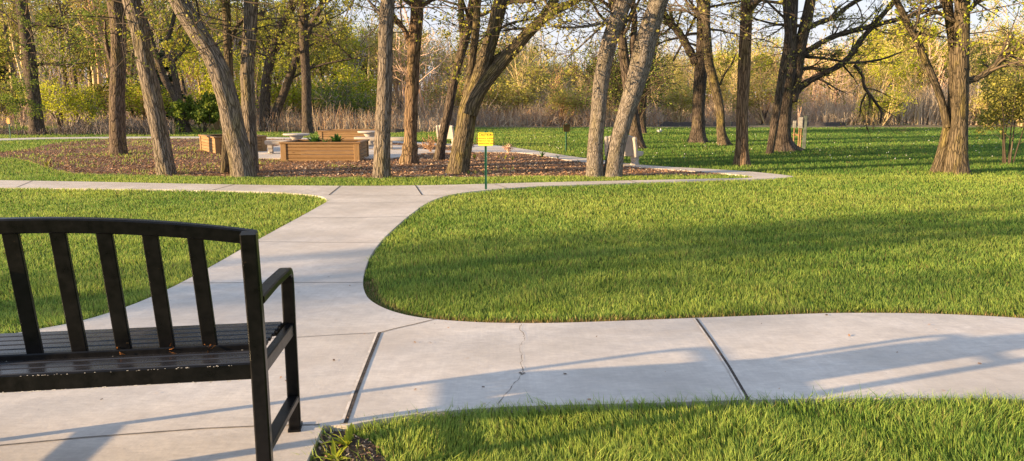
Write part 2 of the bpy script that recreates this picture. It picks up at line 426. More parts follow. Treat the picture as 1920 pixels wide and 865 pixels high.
def catmull(pts, sub=8):
    pts = [np.array(p, float) for p in pts]; out = []
    P = [2 * pts[0] - pts[1]] + pts + [2 * pts[-1] - pts[-2]]
    for i in range(1, len(P) - 2):
        p0, p1, p2, p3 = P[i - 1], P[i], P[i + 1], P[i + 2]
        for k in range(sub):
            t = k / sub
            out.append(0.5 * ((2 * p1) + (-p0 + p2) * t + (2 * p0 - 5 * p1 + 4 * p2 - p3) * t * t + (-p0 + 3 * p1 - 3 * p2 + p3) * t ** 3))
    out.append(pts[-1]); return out

def inside(poly, x, y):
    poly = np.asarray(poly); res = np.zeros(len(x), bool); j = len(poly) - 1
    for i in range(len(poly)):
        xi, yi = poly[i]; xj, yj = poly[j]
        if yi != yj:
            c = ((yi > y) != (yj > y)) & (x < (xj - xi) * (y - yi) / (yj - yi) + xi); res ^= c
        j = i
    return res

def dist_poly(poly, x, y):
    d = np.full(len(x), 1e9)
    poly = np.asarray(poly)
    for i in range(len(poly)):
        ax, ay = poly[i - 1]; bx, by = poly[i]; dx, dy = bx - ax, by - ay; L2 = dx * dx + dy * dy
        if L2 < 1e-12: continue
        t = np.clip(((x - ax) * dx + (y - ay) * dy) / L2, 0, 1)
        d = np.minimum(d, np.hypot(x - ax - t * dx, y - ay - t * dy))
    return d

def outline(parts, sub=6, z=0.0):
    """parts: lists of photo positions on the ground, each smoothed on its own"""
    out = []
    for p in parts:
        w_ = [at(u, v, z)[:2] for u, v in p]
        out += [tuple(q) for q in (catmull(w_, sub) if len(w_) > 2 else w_)]
    return out

def slab(name, poly, z0, z1, mat):
    m = len(poly); tri = tessellate_polygon([[Vector((a, b, 0)) for a, b in poly]])
    vs = [(a, b, z1) for a, b in poly] + [(a, b, z0) for a, b in poly]; fs = []
    for t in tri:
        A, B, C = (poly[i] for i in t)
        cr = (B[0] - A[0]) * (C[1] - A[1]) - (B[1] - A[1]) * (C[0] - A[0])
        fs.append(tuple(t) if cr > 0 else tuple(t)[::-1])
    fs += [(j, (j + 1) % m, m + (j + 1) % m, m + j) for j in range(m)]
    b = MB(); b.add(vs, fs); return b.build(name, mat)

# ------------------------------------------------------------------ setting
def gz(x, y):
    def ss(a, b, t):
        t = np.clip((t - a) / (b - a), 0, 1); return t * t * (3 - 2 * t)
    return 1.5 * ss(36, 62, y) * ss(-4, -20, x) + 2.5 * ss(75, 200, y)

def make_ground():
    xs = np.concatenate([np.linspace(-420, -70, 12), np.linspace(-60, 60, 61), np.linspace(70, 420, 12)])
    ys = np.concatenate([np.linspace(-120, -10, 8), np.linspace(-6, 110, 59), np.linspace(120, 700, 14)])
    X, Y = np.meshgrid(xs, ys); Z = gz(X, Y); nx, ny = len(xs), len(ys)
    v = np.stack([X.ravel(), Y.ravel(), Z.ravel()], 1)
    i = np.arange(ny - 1)[:, None] * nx + np.arange(nx - 1)[None, :]; i = i.ravel()
    q = np.stack([i, i + 1, i + nx + 1, i + nx], 1)
    o = np_mesh('ground', v, np.full(len(q), 4), q.ravel(), M['ground']); return tag(o, kind='structure')
make_ground()

ZC = 0.03                                   # top of the concrete
WALK = outline([
    [(-900, 324), (-300, 333), (0, 338), (200, 341.5), (400, 345.5), (620, 348.5), (800, 347.5), (1000, 342.5), (1200, 338), (1380, 334.3), (1452, 332.5)],
    [(1452, 334.6), (1410, 336), (1300, 339.5), (1100, 346), (1000, 350), (930, 355), (870, 361), (830, 369), (800, 381), (770, 402), (740, 427), (712, 455), (692, 485), (681, 520), (684, 548), (700, 567), (740, 585), (800, 597), (900, 604.5), (1000, 606), (1100, 604), (1300, 596.5), (1500, 589), (1600, 587), (1750, 588.5), (1920, 597), (2150, 618), (2600, 670)],
    [(2600, 835), (2150, 769), (1920, 749), (1600, 747), (1400, 750), (1200, 756), (1000, 761), (900, 766), (800, 774), (720, 785), (650, 798)],
    [(606, 798), (575, 865), (530, 960), (400, 1300)], [(-1500, 1300), (-1600, 930)],
    [(-1600, 930), (-400, 722), (0, 631), (180, 594), (330, 535), (490, 446), (560, 408), (596, 388), (612, 378), (608, 371), (590, 366.5), (540, 362), (480, 359.5), (300, 355.5), (0, 352), (-300, 348), (-900, 341)]], 6, ZC)
tag(slab('path', WALK, -0.05, ZC, M['concrete']), kind='structure')

RING = outline([
    [(1452, 334.4), (1488, 331.2), (1462, 326.8), (1400, 321), (1320, 316), (1205, 309), (1099, 296.5), (1051, 289.8), (988, 280), (924, 272), (874, 271)],
    [(880, 285), (961, 285.5), (1009, 290), (1051, 298), (1099, 304), (1205, 314), (1310, 321.5), (1380, 327), (1412, 331), (1400, 333.4)]], 6, ZC)
tag(slab('path', RING, -0.05, ZC - 0.004, M['concrete']), kind='structure')
BACK = outline([
    [(-500, 281), (-150, 266), (0, 259.5), (120, 257.2), (300, 256), (480, 256.6), (640, 260), (760, 265.2), (874, 271)],
    [(880, 276), (760, 268.5), (640, 263), (480, 259.5), (300, 258.8), (120, 260), (0, 263), (-150, 270), (-500, 290)]], 6, ZC)
tag(slab('path', BACK, -0.05, ZC - 0.008, M['concrete']), kind='structure')
PATIO = outline([[(466, 297.5), (466, 284)], [(466, 284), (520, 274), (560, 268), (640, 268.5), (729, 272), (765, 274), (795, 280), (850, 283), (884, 284)], [(884, 285.8), (850, 286), (801, 287), (780, 289.5), (750, 294.5), (729, 297.5)]], 6, ZC)
tag(slab('patio', PATIO, -0.05, ZC + 0.004, M['concrete']), kind='structure')
MULCH = outline([
    [(-160, 294), (0, 286), (61, 279), (103, 269.5), (150, 265.5), (205, 262)], [(205, 262), (400, 261), (520, 261.5), (640, 264.5), (760, 269.5), (880, 276), (884, 285), (961, 286), (1009, 290.5), (1051, 298.5), (1099, 304.5), (1205, 314.5), (1310, 322), (1372, 327.5), (1340, 330)],
    [(1340, 330), (1310, 330), (1150, 331.6), (1000, 333), (850, 334.5), (700, 335.5), (400, 333.5), (240, 329.5), (148, 327), (111, 321.5), (85, 314), (50, 302), (0, 297), (-160, 301)]])
tag(slab('mulch_bed', MULCH, -0.03, 0.012, M['mulch']), kind='structure')
DIRT = [at(u, v, ZC)[:2] for u, v in [(608, 800), (640, 798), (668, 806), (700, 822), (716, 842), (735, 870), (715, 920), (560, 950), (578, 868)]]
tag(slab('ground', DIRT, -0.03, 0.006, M['dirt']), kind='structure')
WATER = [at(u, v)[:2] for u, v in [(800, 223), (1170, 223), (1240, 216), (1120, 209), (840, 209)]]
tag(slab('water', WATER, -0.2, 0.02, M['water']), kind='structure')

def strip(b, pts, width, z, mi=0, off=0.0, jag=0.0):
    P = [Vector((*at(u, v, ZC)[:2], 0)) for u, v in pts]
    vs = []; n = len(P)
    for i, p in enumerate(P):
        t = (P[min(i + 1, n - 1)] - P[max(i - 1, 0)]).normalized(); s_ = Vector((-t.y, t.x, 0)); wd = width * (1 + jag * random.uniform(-.7, .9))
        for k in (-.5, .5):
            q = p + s_ * (k * wd + off); vs.append((q.x, q.y, z))
    fs = [(2 * i, 2 * i + 2, 2 * i + 3, 2 * i + 1) for i in range(n - 1)]
    fs = [f[::-1] if (Vector(vs[f[1]]) - Vector(vs[f[0]])).cross(Vector(vs[f[2]]) - Vector(vs[f[0]])).z < 0 else f for f in fs]
    b.add(vs, fs, mi)
jb = MB()
for pts, wd in [([(712, 624.5), (690, 680), (668, 737), (648, 795)], .017), ([(1305, 598), (1335, 640), (1368, 690), (1403, 750)], .015)]:
    strip(jb, pts, wd, ZC + .003); strip(jb, pts, wd * .7, ZC + .004, 1, off=-wd * .85 if pts[0][0] > 900 else -wd * .9)
for pts, wd in [([(712, 624.5), (640, 628), (560, 633), (400, 640), (100, 668), (-300, 720)], .006), ([(712, 624.5), (740, 617), (780, 608), (816, 599)], .01),
                ([(-400, 880), (0, 836), (160, 821), (380, 804.5), (500, 799), (600, 797)], .01),
                ([(340, 531), (520, 530.5), (683, 530)], .01), ([(478, 453.5), (600, 455), (712, 455)], .01), ([(566, 409), (660, 409), (765, 406)], .014), ([(604, 381), (700, 381), (806, 379)], .012),
                ([(606, 366), (700, 366.5), (838, 367)], .014), ([(638, 349), (617, 366)], .022), ([(779, 348), (791, 366)], .022), ([(440, 346), (398, 357)], .02), ([(925, 345.2), (952, 353)], .012),
                ([(60, 339.5), (30, 352)], .02), ([(1180, 338.6), (1195, 343)], .02)]:
    strip(jb, pts, wd * .75, ZC + .003, 0 if pts[0] in ((712, 624.5), (638, 349), (779, 348)) else 2)
jo = jb.build('joint', [M['joint'], M['joint_light'], M['score']]); tag(jo, kind='structure')
cb = MB()
cr = catmull([(977, 609, 0), (974, 618, 0), (983, 630, 0), (981, 640, 0), (975, 652, 0), (979, 668, 0), (977, 684, 0), (979, 700, 0), (966, 718, 0), (955, 733, 0), (934, 758, 0)], 5)
cr = [(p[0] + random.uniform(-2.2, 2.2), p[1]) for p in cr]
strip(cb, cr, .0023, ZC + .003, jag=.9)
strip(cb, [(974, 699), (979, 703), (984, 700)], .012, ZC + .004)
tag(cb.build('crack', M['hairline']), kind='structure')
# the drier rim of soil where the lawn meets the near walk is part of the grass colouring below

# ------------------------------------------------------------------ grass
def scatter(n, dmin, dmax, tmax=0.86):
    d = np.exp(NR.uniform(math.log(dmin), math.log(dmax), n)); t = NR.uniform(-1, 1, n)
    return t * (.76 * d + 1.8), d
def blades(name, x, y, z, hgt, wid, tint, dry, two=True, lean=0.45, lk=None):
    n = len(x); a = NR.uniform(0, 2 * np.pi, n); lk = 1.0 if lk is None else lk
    cl = np.array([mnoise.noise((float(p) * 2.2, float(q) * 2.2, 3.0)) for p, q in zip(x, y)]) if n < 900000 else np.zeros(n)
    la = NR.uniform(0, 2 * np.pi, n) * 0.55 + cl * 5
    ln = hgt * np.abs(NR.normal(0, lean, n)) * lk
    dx, dy = np.cos(la) * ln, np.sin(la) * ln
    wx, wy = np.cos(a) * wid / 2, np.sin(a) * wid / 2
    b = np.stack([x, y, z], 1); W = np.stack([wx, wy, 0 * wx], 1)
    tip = b + np.stack([dx, dy, hgt], 1)
    if two:
        mid = b + np.stack([dx * .35, dy * .35, hgt * .58], 1)
        V = np.stack([b - W, b + W, mid + W * .8, mid - W * .8, tip], 1).reshape(-1, 3)
        k = np.arange(n)[:, None] * 5
        idx = np.concatenate([k + 0, k + 1, k + 2, k + 3, k + 3, k + 2, k + 4], 1).ravel()
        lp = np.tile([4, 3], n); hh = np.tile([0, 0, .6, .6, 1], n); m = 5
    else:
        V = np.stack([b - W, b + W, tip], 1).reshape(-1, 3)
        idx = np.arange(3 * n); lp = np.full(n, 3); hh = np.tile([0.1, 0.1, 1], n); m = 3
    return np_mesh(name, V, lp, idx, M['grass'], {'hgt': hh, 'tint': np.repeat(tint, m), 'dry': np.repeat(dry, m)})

def cnoise(x, y, s, o=0.0):
    return np.array([mnoise.noise((float(a) * s + o, float(b) * s, o)) for a, b in zip(x, y)])
def grass_at(n, d0, d1, wscale, hmean, two, name):
    x, y = scatter(n, d0, d1)
    bad = inside(WALK, x, y) | inside(RING, x, y) | inside(MULCH, x, y) | inside(DIRT, x, y) | inside(BACK, x, y) | inside(PATIO, x, y)
    x, y = x[~bad], y[~bad]; lk = np.ones(len(x))
    big = cnoise(x, y, .55); sm = cnoise(x, y, 3.1, 4.0)
    tint = np.clip(.47 + .42 * big + .2 * sm + NR.normal(0, .26, len(x)), 0, 1)
    dry = (NR.uniform(0, 1, len(x)) < (.06 + .1 * np.clip(sm, 0, 1))).astype(float) * .8
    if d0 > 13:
        deep = np.clip((y - 13.6) / 1.2, 0, 1) * np.clip((x - .5) / 2, .35, 1); tint = np.clip(tint - .42 * deep, 0, 1)  # greener unmown far lawn, with tree shade also put into the tint
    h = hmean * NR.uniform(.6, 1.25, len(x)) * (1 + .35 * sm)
    if d0 < 13:
        de = dist_poly(WALK, x, y)
        rag = de > .022 * (.5 + cnoise(x, y, 6.0, 7.0) + .6 * cnoise(x, y, 19.0, 2.0)) if d0 < 5 else de > -1
        if d0 < 4: rag = de > -1; h = h * (1 + .08 * np.clip(1 - de / .06, 0, 1))
        lk = 1 + 1.1 * np.clip(1 - de / .07, 0, 1); h = np.where(rag, h, h * .25)
        near = np.clip(1.3 - de / .09, 0, 1)
        front = (y > 4.3) & (y < 5.6) & (x > -1.6)
        h = np.where(front, h * (1 - .68 * near), h)
        dry = np.where(front & (NR.uniform(0, 1, len(x)) < near * 1.3), 1.0, dry)
        ddirt = dist_poly(DIRT, x, y)
        dn = np.clip(1 - ddirt / .2, 0, 1); h *= 1 - .4 * dn
    wid = wscale * y * NR.uniform(.7, 1.3, len(x))
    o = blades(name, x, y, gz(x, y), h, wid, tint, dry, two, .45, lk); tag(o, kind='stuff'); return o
tag(grass_at(260000, 2.15, 4.6, .00118, .054, True, 'grass'), 'thick green lawn grass in the foreground', 'grass')
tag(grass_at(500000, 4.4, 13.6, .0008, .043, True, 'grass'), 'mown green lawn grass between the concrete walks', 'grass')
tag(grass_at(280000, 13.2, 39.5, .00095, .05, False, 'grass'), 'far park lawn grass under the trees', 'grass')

def mulch_chips(n=110000):
    d = np.exp(NR.uniform(math.log(12.9), math.log(27.5), n)); t = NR.uniform(-.8, .36, n); x, y = d * t, d
    ok = inside(MULCH, x, y) & ~inside(PATIO, x, y) & ~inside(RING, x, y) & ~inside(BACK, x, y); x, y = x[ok], y[ok]; n = len(x)
    L = NR.uniform(.007, .026, n); W = L * NR.uniform(.2, .5, n); a = NR.uniform(0, np.pi, n); tl = NR.normal(0, .35, n); tl2 = NR.normal(0, .35, n)
    ux = np.stack([np.cos(a), np.sin(a), tl], 1) * L[:, None]; uy = np.stack([-np.sin(a), np.cos(a), tl2], 1) * W[:, None]
    c = np.stack([x, y, .02 + NR.uniform(0, .015, n)], 1)
    V = np.stack([c - ux - uy, c + ux - uy, c + ux + uy, c - ux + uy], 1).reshape(-1, 3)
    t = NR.uniform(0, 1, n) * np.where(x > -4.5, 1.0, .75)
    return np_mesh('mulch', V, np.full(n, 4), np.arange(4 * n), M['chip'], {'tint': np.repeat(t, 4)})
tag(mulch_chips(), 'loose brown bark mulch in the garden bed', 'mulch', kind='stuff')
def bed_weeds():
    n = 16000; d = NR.uniform(13.6, 26, n); t = NR.uniform(-.8, .33, n); x, y = d * t, d
    k = cnoise(x, y, .45, 9.0) + .6 * cnoise(x, y, 1.7, 2.0); ok = inside(MULCH, x, y) & ~inside(PATIO, x, y) & (k > np.where(x < -5, -.02, .6)); x, y, k = x[ok], y[ok], k[ok]
    n = len(x); o = blades('weeds', x, y, np.full(n, .01), NR.uniform(.03, .09, n), .0016 * y, NR.uniform(.2, 1, n), (NR.uniform(0, 1, n) < .25) * .8, False)
    tag(o, 'sparse yellow green weeds growing through the mulch', 'weeds', kind='stuff')
bed_weeds()
def dirt_litter():
    n = 2200; x = NR.uniform(-1.1, -.3, n); y = NR.uniform(2.2, 3.3, n); ok = inside(DIRT, x, y); x, y = x[ok], y[ok]; n = len(x)
    L = NR.uniform(.002, .009, n); W = L * NR.uniform(.2, .6, n); a = NR.uniform(0, np.pi, n)
    ux = np.stack([np.cos(a), np.sin(a), NR.normal(0, .4, n)], 1) * L[:, None]; uy = np.stack([-np.sin(a), np.cos(a), NR.normal(0, .4, n)], 1) * W[:, None]
    c = np.stack([x, y, .009 + NR.uniform(0, .01, n)], 1); V = np.stack([c - ux - uy, c + ux - uy, c + ux + uy, c - ux + uy], 1).reshape(-1, 3)
    o = np_mesh('litter', V, np.full(n, 4), np.arange(4 * n), M['chip'], {'tint': np.repeat(NR.uniform(0, 1, n), 4)}); tag(o, 'bits of bark and gravel on the bare dirt', 'litter', kind='stuff')
    n = 900; x = NR.uniform(-1.1, -.3, n); y = NR.uniform(2.2, 3.3, n); ok = inside(DIRT, x, y); x, y = x[ok], y[ok]; n = len(x)
    o = blades('weeds', x, y, np.full(n, .005), NR.uniform(.02, .06, n), .005, NR.uniform(.2, 1, n), (NR.uniform(0, 1, n) < .3) * .9, True, .8); tag(o, 'thin grass tufts on the bare dirt', 'weeds', kind='stuff')
dirt_litter()
def walk_litter():
    n = 2600; d = np.exp(NR.uniform(math.log(2.5), math.log(11), n)); x = d * NR.uniform(-.75, .8, n); y = d
    de = dist_poly(WALK, x, y); ok = inside(WALK, x, y) & (NR.uniform(0, 1, n) < np.where(de < .12, .3, .06)); x, y = x[ok], y[ok]; n = len(x)
    L = NR.uniform(.003, .012, n); W = L * NR.uniform(.12, .6, n); a = NR.uniform(0, np.pi, n)
    ux = np.stack([np.cos(a), np.sin(a), NR.normal(0, .15, n)], 1) * L[:, None]; uy = np.stack([-np.sin(a), np.cos(a), NR.normal(0, .3, n)], 1) * W[:, None]
    c = np.stack([x, y, ZC + .005 + 0 * x], 1); V = np.stack([c - ux - uy, c + ux - uy, c + ux + uy, c - ux + uy], 1).reshape(-1, 3)
    o = np_mesh('litter', V, np.full(n, 4), np.arange(4 * n), M['chip'], {'tint': np.repeat(NR.uniform(0, .7, n), 4)}); tag(o, 'bits of dry leaf and grass clippings lying on the concrete walk', 'litter', kind='stuff')
walk_litter()
def seedheads():
    n = 170; d = np.exp(NR.uniform(math.log(17), math.log(40), n)); x = d * NR.uniform(.02, .75, n); y = d
    ok = ~(inside(MULCH, x, y) | inside(RING, x, y)); x, y = x[ok], y[ok]; n = len(x)
    s_ = .013; z = NR.uniform(.05, .1, n); c = np.stack([x, y, z], 1)
    dirs = np.array([(1, 0, 0), (0, 1, 0), (-1, 0, 0), (0, -1, 0), (0, 0, 1), (0, 0, -1)], float) * s_
    V = (c[:, None, :] + dirs[None]).reshape(-1, 3); k = np.arange(n)[:, None] * 6
    tri = np.array([0, 1, 4, 1, 2, 4, 2, 3, 4, 3, 0, 4, 1, 0, 5, 2, 1, 5, 3, 2, 5, 0, 3, 5])[None]
    o = np_mesh('seed_heads', V, np.full(n * 8, 3), (k + tri).ravel(), M['white_petal']); tag(o, 'white dandelion seed heads dotted over the far lawn', 'dandelions', kind='stuff')
seedheads()

# ------------------------------------------------------------------ trees
def grow(b, lv, p, d, L, r, lvl, P):
    n = max(3, min(9, int(L / P['seg'][lvl]))); path = [p]; rad = [r]; st = L / n; dx, dy, dz = d; wob = P['wob'][lvl]; up = P['up'][lvl]
    g = random.gauss
    for i in range(n):
        dx += g(0, wob); dy += g(0, wob); dz += g(0, wob) + up
        q = math.sqrt(dx * dx + dy * dy + dz * dz); dx /= q; dy /= q; dz /= q
        p = (p[0] + dx * st, p[1] + dy * st, p[2] + dz * st)
        if p[2] < P.get('floor', 0.3): dz = abs(dz)
        path.append(p); rad.append(max(P['rmin'], r * (1 - .75 * (i + 1) / n)))
    b.tube(path, rad, P['sides'][lvl], 0, random.random(), cap=False)
    if lvl < P['max']:
        for k in range(P['n'][lvl]):
            t = random.uniform(.22, 1.0); i = min(n - 1, int(t * n)); f = t * n - i
            a, c = path[i], path[i + 1]; q = tuple(a[j] + (c[j] - a[j]) * f for j in range(3))
            dd = Vector((c[0] - a[0], c[1] - a[1], c[2] - a[2])).normalized()
            ax = dd.cross(Vector((g(0, 1), g(0, 1), g(0, 1)))).normalized(); ang = R(random.uniform(*P['ang']))
            nd = Matrix.Rotation(ang, 3, ax) @ dd
            grow(b, lv, q, tuple(nd), L * random.uniform(*P['len']) * (1.15 - .5 * t), max(P['rmin'], rad[i] * .55), lvl + 1, P)
    if lvl >= P['max'] - P.get('leaf_lv', 0):
        for k in range(P['leaves']):
            t = (random.choice((.4, .65, .85, 1.0)) - random.random() * .03) * n; i = min(n - 1, int(t)); f = t - i; a, c = path[i], path[i + 1]
            s_ = P.get('spread', .05)
            lv.append((a[0] + (c[0] - a[0]) * f + g(0, s_), a[1] + (c[1] - a[1]) * f + g(0, s_), a[2] + (c[2] - a[2]) * f + g(0, s_)))

def leaf_add(b, lv, size, mi, zbias=0.0):
    for (x, y, z) in lv:
        s_ = size * random.uniform(.55, 1.35); a = random.uniform(0, 6.283); el = random.gauss(0, .6); r2 = random.uniform(0, 6.283)
        d = Vector((math.cos(a) * math.cos(el), math.sin(a) * math.cos(el), math.sin(el) - .15))
        s2 = d.cross(Vector((math.cos(r2), math.sin(r2), .4))).normalized() * (s_ * .38); d *= s_
        t = random.random()
        b.add([(x, y, z), (x + d.x * .5 + s2.x, y + d.y * .5 + s2.y, z + d.z * .5 + s2.z), (x + d.x, y + d.y, z + d.z), (x + d.x * .5 - s2.x, y + d.y * .5 - s2.y, z + d.z * .5 - s2.z)], [(0, 1, 2, 3)], mi, None, t)

HERO = dict(seg=[.35, .3, .22, .2], wob=[.13, .16, .2, .22], up=[.03, -.01, -.05, -.05], sides=[6, 4, 3, 3], n=[5, 5, 4, 0], ang=(25, 65), len=(.35, .62), rmin=.004, max=2, leaves=10, leaf_lv=0, spread=.028, floor=1.8)
HEROES = []
def hero(name, label, stems, mat, twig='twig_dark', leaf='leaf_fresh', limbs=(), height=9.5, seed=0, flare=.35, lobes=5, P=None, limbs_from=3.0, nl=24, base=None, size=.05, group=None, short=None, rough=.045, burl=False, droop=6, sides=26):
    """stems: lists of (u, v, width) photo positions; the first stem's foot sets the depth"""
    random.seed(1000 + seed)
    P = dict(P or HERO)
    u0, v0, _ = stems[0][0]; bx, by, _ = at(u0, v0) if base is None else base
    root = empty(name, (bx, by, 0), label, 'tree', group)
    cr = MB(); lv = []
    for si, st in enumerate(stems):
        opts = {}
        if isinstance(st, dict): opts = st; st = st['p']
        dep = by + opts.get('dy', 0.0)
        pts = []; rads = []
        for i, (u, v, wd) in enumerate(st):
            p = px(u, v, dep); pts.append(np.array([p[0] - bx, p[1] - by, p[2]])); rads.append(.46 * wd * dep / FPX)
        if not opts.get('from'): pts[0][2] = -.06
        # carry the stem on above the photo
        dirv = pts[-1] - pts[-2]; dirv /= np.linalg.norm(dirv); z = pts[-1][2]; r = rads[-1]
        hh = .78 * opts.get('height', height) * random.uniform(.9, 1.1)
        while z < hh and r > .03 and not opts.get('stop'):
            dirv = dirv + np.array([random.gauss(0, .07), random.gauss(0, .09), .1]); dirv /= np.linalg.norm(dirv)
            pts.append(pts[-1] + dirv * .9); z = pts[-1][2]; r *= .87; rads.append(r)
        sub = 10
        path = catmull([np.append(p, q) for p, q in zip(pts, rads)], sub)
        L = sum(np.linalg.norm(path[i + 1][:3] - path[i][:3]) for i in range(len(path) - 1))
        # resample by length
        cum = [0.0]
        for i in range(len(path) - 1): cum.append(cum[-1] + np.linalg.norm(path[i + 1][:3] - path[i][:3]))
        A = np.array(path); m = max(8, int(L / (.07 if by < 20 else .12))); s_ = np.linspace(0, cum[-1], m)
        Q = np.stack([np.interp(s_, cum, A[:, k]) for k in range(4)], 1)
        tb = MB()
        fl = opts.get('flare', flare if not opts.get('from') else 0)
        rr = Q[:, 3].copy()
        if burl:
            for bz, ba, bw in burl: rr *= 1 + ba * np.exp(-((Q[:, 2] - bz) / bw) ** 2)
        tb.trunk([tuple(q[:3]) for q in Q], list(rr), sides, seed + si * 7.3, fl, 0, rough, lobes)
        tb.build('trunk' if not opts.get('from') else 'limb', M[mat], root, True)
        # scaffold branches above
        k = 0
        n_l = opts.get('nl', nl)
        for j in range(n_l):
            zt = random.uniform(limbs_from, max(limbs_from + 1, Q[-1, 2]))
            i = int(np.argmin(np.abs(Q[:, 2] - zt))); p = Q[i]
            if p[2] < limbs_from - .3: continue
            a = random.uniform(0, 2 * math.pi); el = R(random.uniform(5, 55))
            grow(cr, lv, (p[0], p[1], p[2]), (math.cos(a) * math.cos(el), math.sin(a) * math.cos(el), math.sin(el)), random.uniform(1.4, 3.2), min(.05, max(.012, p[3] * .4)), 0, P)
        for j in range(droop):                                  # low hanging twigs near the top of the picture
            zt = random.uniform(2.5, 3.7); i = int(np.argmin(np.abs(Q[:, 2] - zt))); p = Q[i]
            a = random.uniform(0, 2 * math.pi); el = R(random.uniform(-10, 20)); PP = dict(P); PP['up'] = [-.05, -.05, -.05, 0]; PP['n'] = [6, 4, 0, 0]; PP['max'] = 2 if False else 1; PP['leaves'] = 6
            grow(cr, lv, (p[0], p[1], p[2]), (math.cos(a) * math.cos(el), math.sin(a) * math.cos(el), math.sin(el)), random.uniform(1.0, 2.0), .013, 0, PP)
    for lb in limbs:                                            # limbs seen in the photo
        opts = {}
        if isinstance(lb, dict): opts = lb; lb = lb['p']
        dy0, dy1 = opts.get('dy', (0, 0)); n = len(lb); pts = []
        for i, (u, v, wd) in enumerate(lb):
            dep = by + dy0 + (dy1 - dy0) * i / (n - 1); p = px(u, v, dep); pts.append(np.array([p[0] - bx, p[1] - by, p[2], wd / 2 * dep / FPX]))
        Q = catmull(pts, 6)
        lm = MB(); lm.tube([tuple(q[:3]) for q in Q], [max(.006, q[3] * (1 + .1 * math.sin(i * 1.7))) for i, q in enumerate(Q)], 8, 0, .4)
        lm.build('limb', M[mat], root, True)
        PP = dict(P); PP['n'] = [4, 3, 0, 0]; PP['max'] = 2; PP['leaves'] = opts.get('leaves', 3); PP['floor'] = .6
        for j in range(opts.get('tw', 9)):
            i = random.randint(len(Q) // 4, len(Q) - 2); q = Q[i]; t = Q[i + 1][:3] - q[:3]; t = t / (np.linalg.norm(t) or 1)
            d = Vector(t) + Vector((random.gauss(0, .6), random.gauss(0, .6), random.gauss(.1, .6))); d.normalize()
            grow(cr, lv, tuple(q[:3]), tuple(d), random.uniform(.35, 1.1), max(.006, q[3] * .4), 0, PP)
    leaf_add(cr, lv, size, 1)
    cr.build('crown', [M[twig], M[leaf]], root)
    if short: HEROES.append((u0, short))
    return root

hero('tree', 'dark slightly leaning trunk standing left of all the others, by the small yellow sign', [[(70, 253, 30), (66, 200, 25), (60, 150, 23), (54, 90, 23), (47, 50, 22), (40, 0, 20)]], 'bark_dark', height=10, seed=1, limbs=[{'p': [(58, 47, 9), (80, 46, 6), (110, 52, 4), (135, 58, 2)], 'tw': 6}, {'p': [(62, 125, 7), (80, 120, 5), (110, 122, 3), (160, 118, 2)], 'tw': 6}], leaf='leaf_green', short='the leftmost trunk', size=.07)
hero('tree', 'straight brown trunk with a pale scar, second from the left edge, standing in the mulch', [[(222, 291, 33), (220, 240, 31), (219, 180, 29), (222, 120, 27), (222, 60, 28), (216, 0, 30)]], 'bark_brown', height=10, seed=2, limbs=[{'p': [(213, 128, 9), (203, 100, 8), (198, 70, 6), (197, 40, 4)], 'tw': 5, 'leaves': 6}, {'p': [(210, 95, 7), (190, 80, 6), (165, 60, 5), (145, 40, 3)], 'tw': 8, 'dy': (0, 1)}], leaf='leaf_green', short='the scarred trunk', size=.06, flare=.22)
hero('tree', 'grey furrowed trunk leaning left alone at the front of the mulch, third from the left', [[(314, 329, 38), (303, 270, 35), (290, 200, 35), (275, 130, 34), (262, 60, 33), (246, 0, 33)]], 'bark_grey', height=9.5, seed=3, short='the leaning grey trunk', flare=.16)
hero('tree', 'thick pale trunk that bends sharply left above a scar, lit on its left side', [[(458, 333, 52), (450, 290, 47), (438, 240, 43), (429, 195, 40), (416, 150, 41), (398, 105, 40), (370, 60, 38), (336, 0, 36)]], 'bark_grey', height=9, seed=4, short='the bent trunk', flare=.12, limbs=[{'p': [(355, 40, 7), (340, 45, 4), (330, 60, 2)], 'tw': 3, 'leaves': 8}])
hero('tree', 'thin mossy stem rising behind the bent thick trunk', [[(422, 331, 21), (424, 280, 18), (427, 220, 17), (429, 150, 17), (427, 80, 16), (424, 0, 15)]], 'bark_moss', height=8, seed=5, base=(at(422, 329)[0], at(422, 329)[1] + .25, 0), nl=6, flare=.1, limbs=[{'p': [(432, 75, 9), (445, 50, 8), (458, 35, 7), (475, 20, 5)], 'tw': 3}])
hero('tree', 'straight grey brown trunk just right of the bent thick trunk, left of the front planter', [[(470, 327, 33), (469, 270, 30), (466, 200, 28), (464, 130, 27), (468, 60, 27), (471, 0, 27)]], 'bark_grey', height=10, seed=6, short='the trunk beside the bent one', flare=.1, base=(at(470, 329)[0], at(470, 329)[1] + .2, 0))
hero('tree', 'far dark trunk curving right that crosses another trunk behind the left planter', [[(498, 247, 24), (497, 200, 20), (500, 150, 19), (511, 100, 19), (528, 50, 18), (552, 0, 17)]], 'bark_dark', height=12, seed=7, size=.08, nl=9, limbs=[{'p': [(510, 100, 8), (500, 60, 6), (490, 20, 4)], 'tw': 6}])
hero('tree', 'far dark trunk leaning right, with an orange lit foot, crossing its neighbour', [[(509, 247, 22), (515, 220, 18), (530, 180, 16), (543, 145, 15), (556, 110, 13), (568, 70, 11), (575, 30, 9)]], 'bark_dark', height=9, seed=8, size=.08, nl=8, limbs=[{'p': [(540, 150, 6), (560, 140, 4), (590, 120, 3)], 'tw': 6}], short='the crossing trunks')
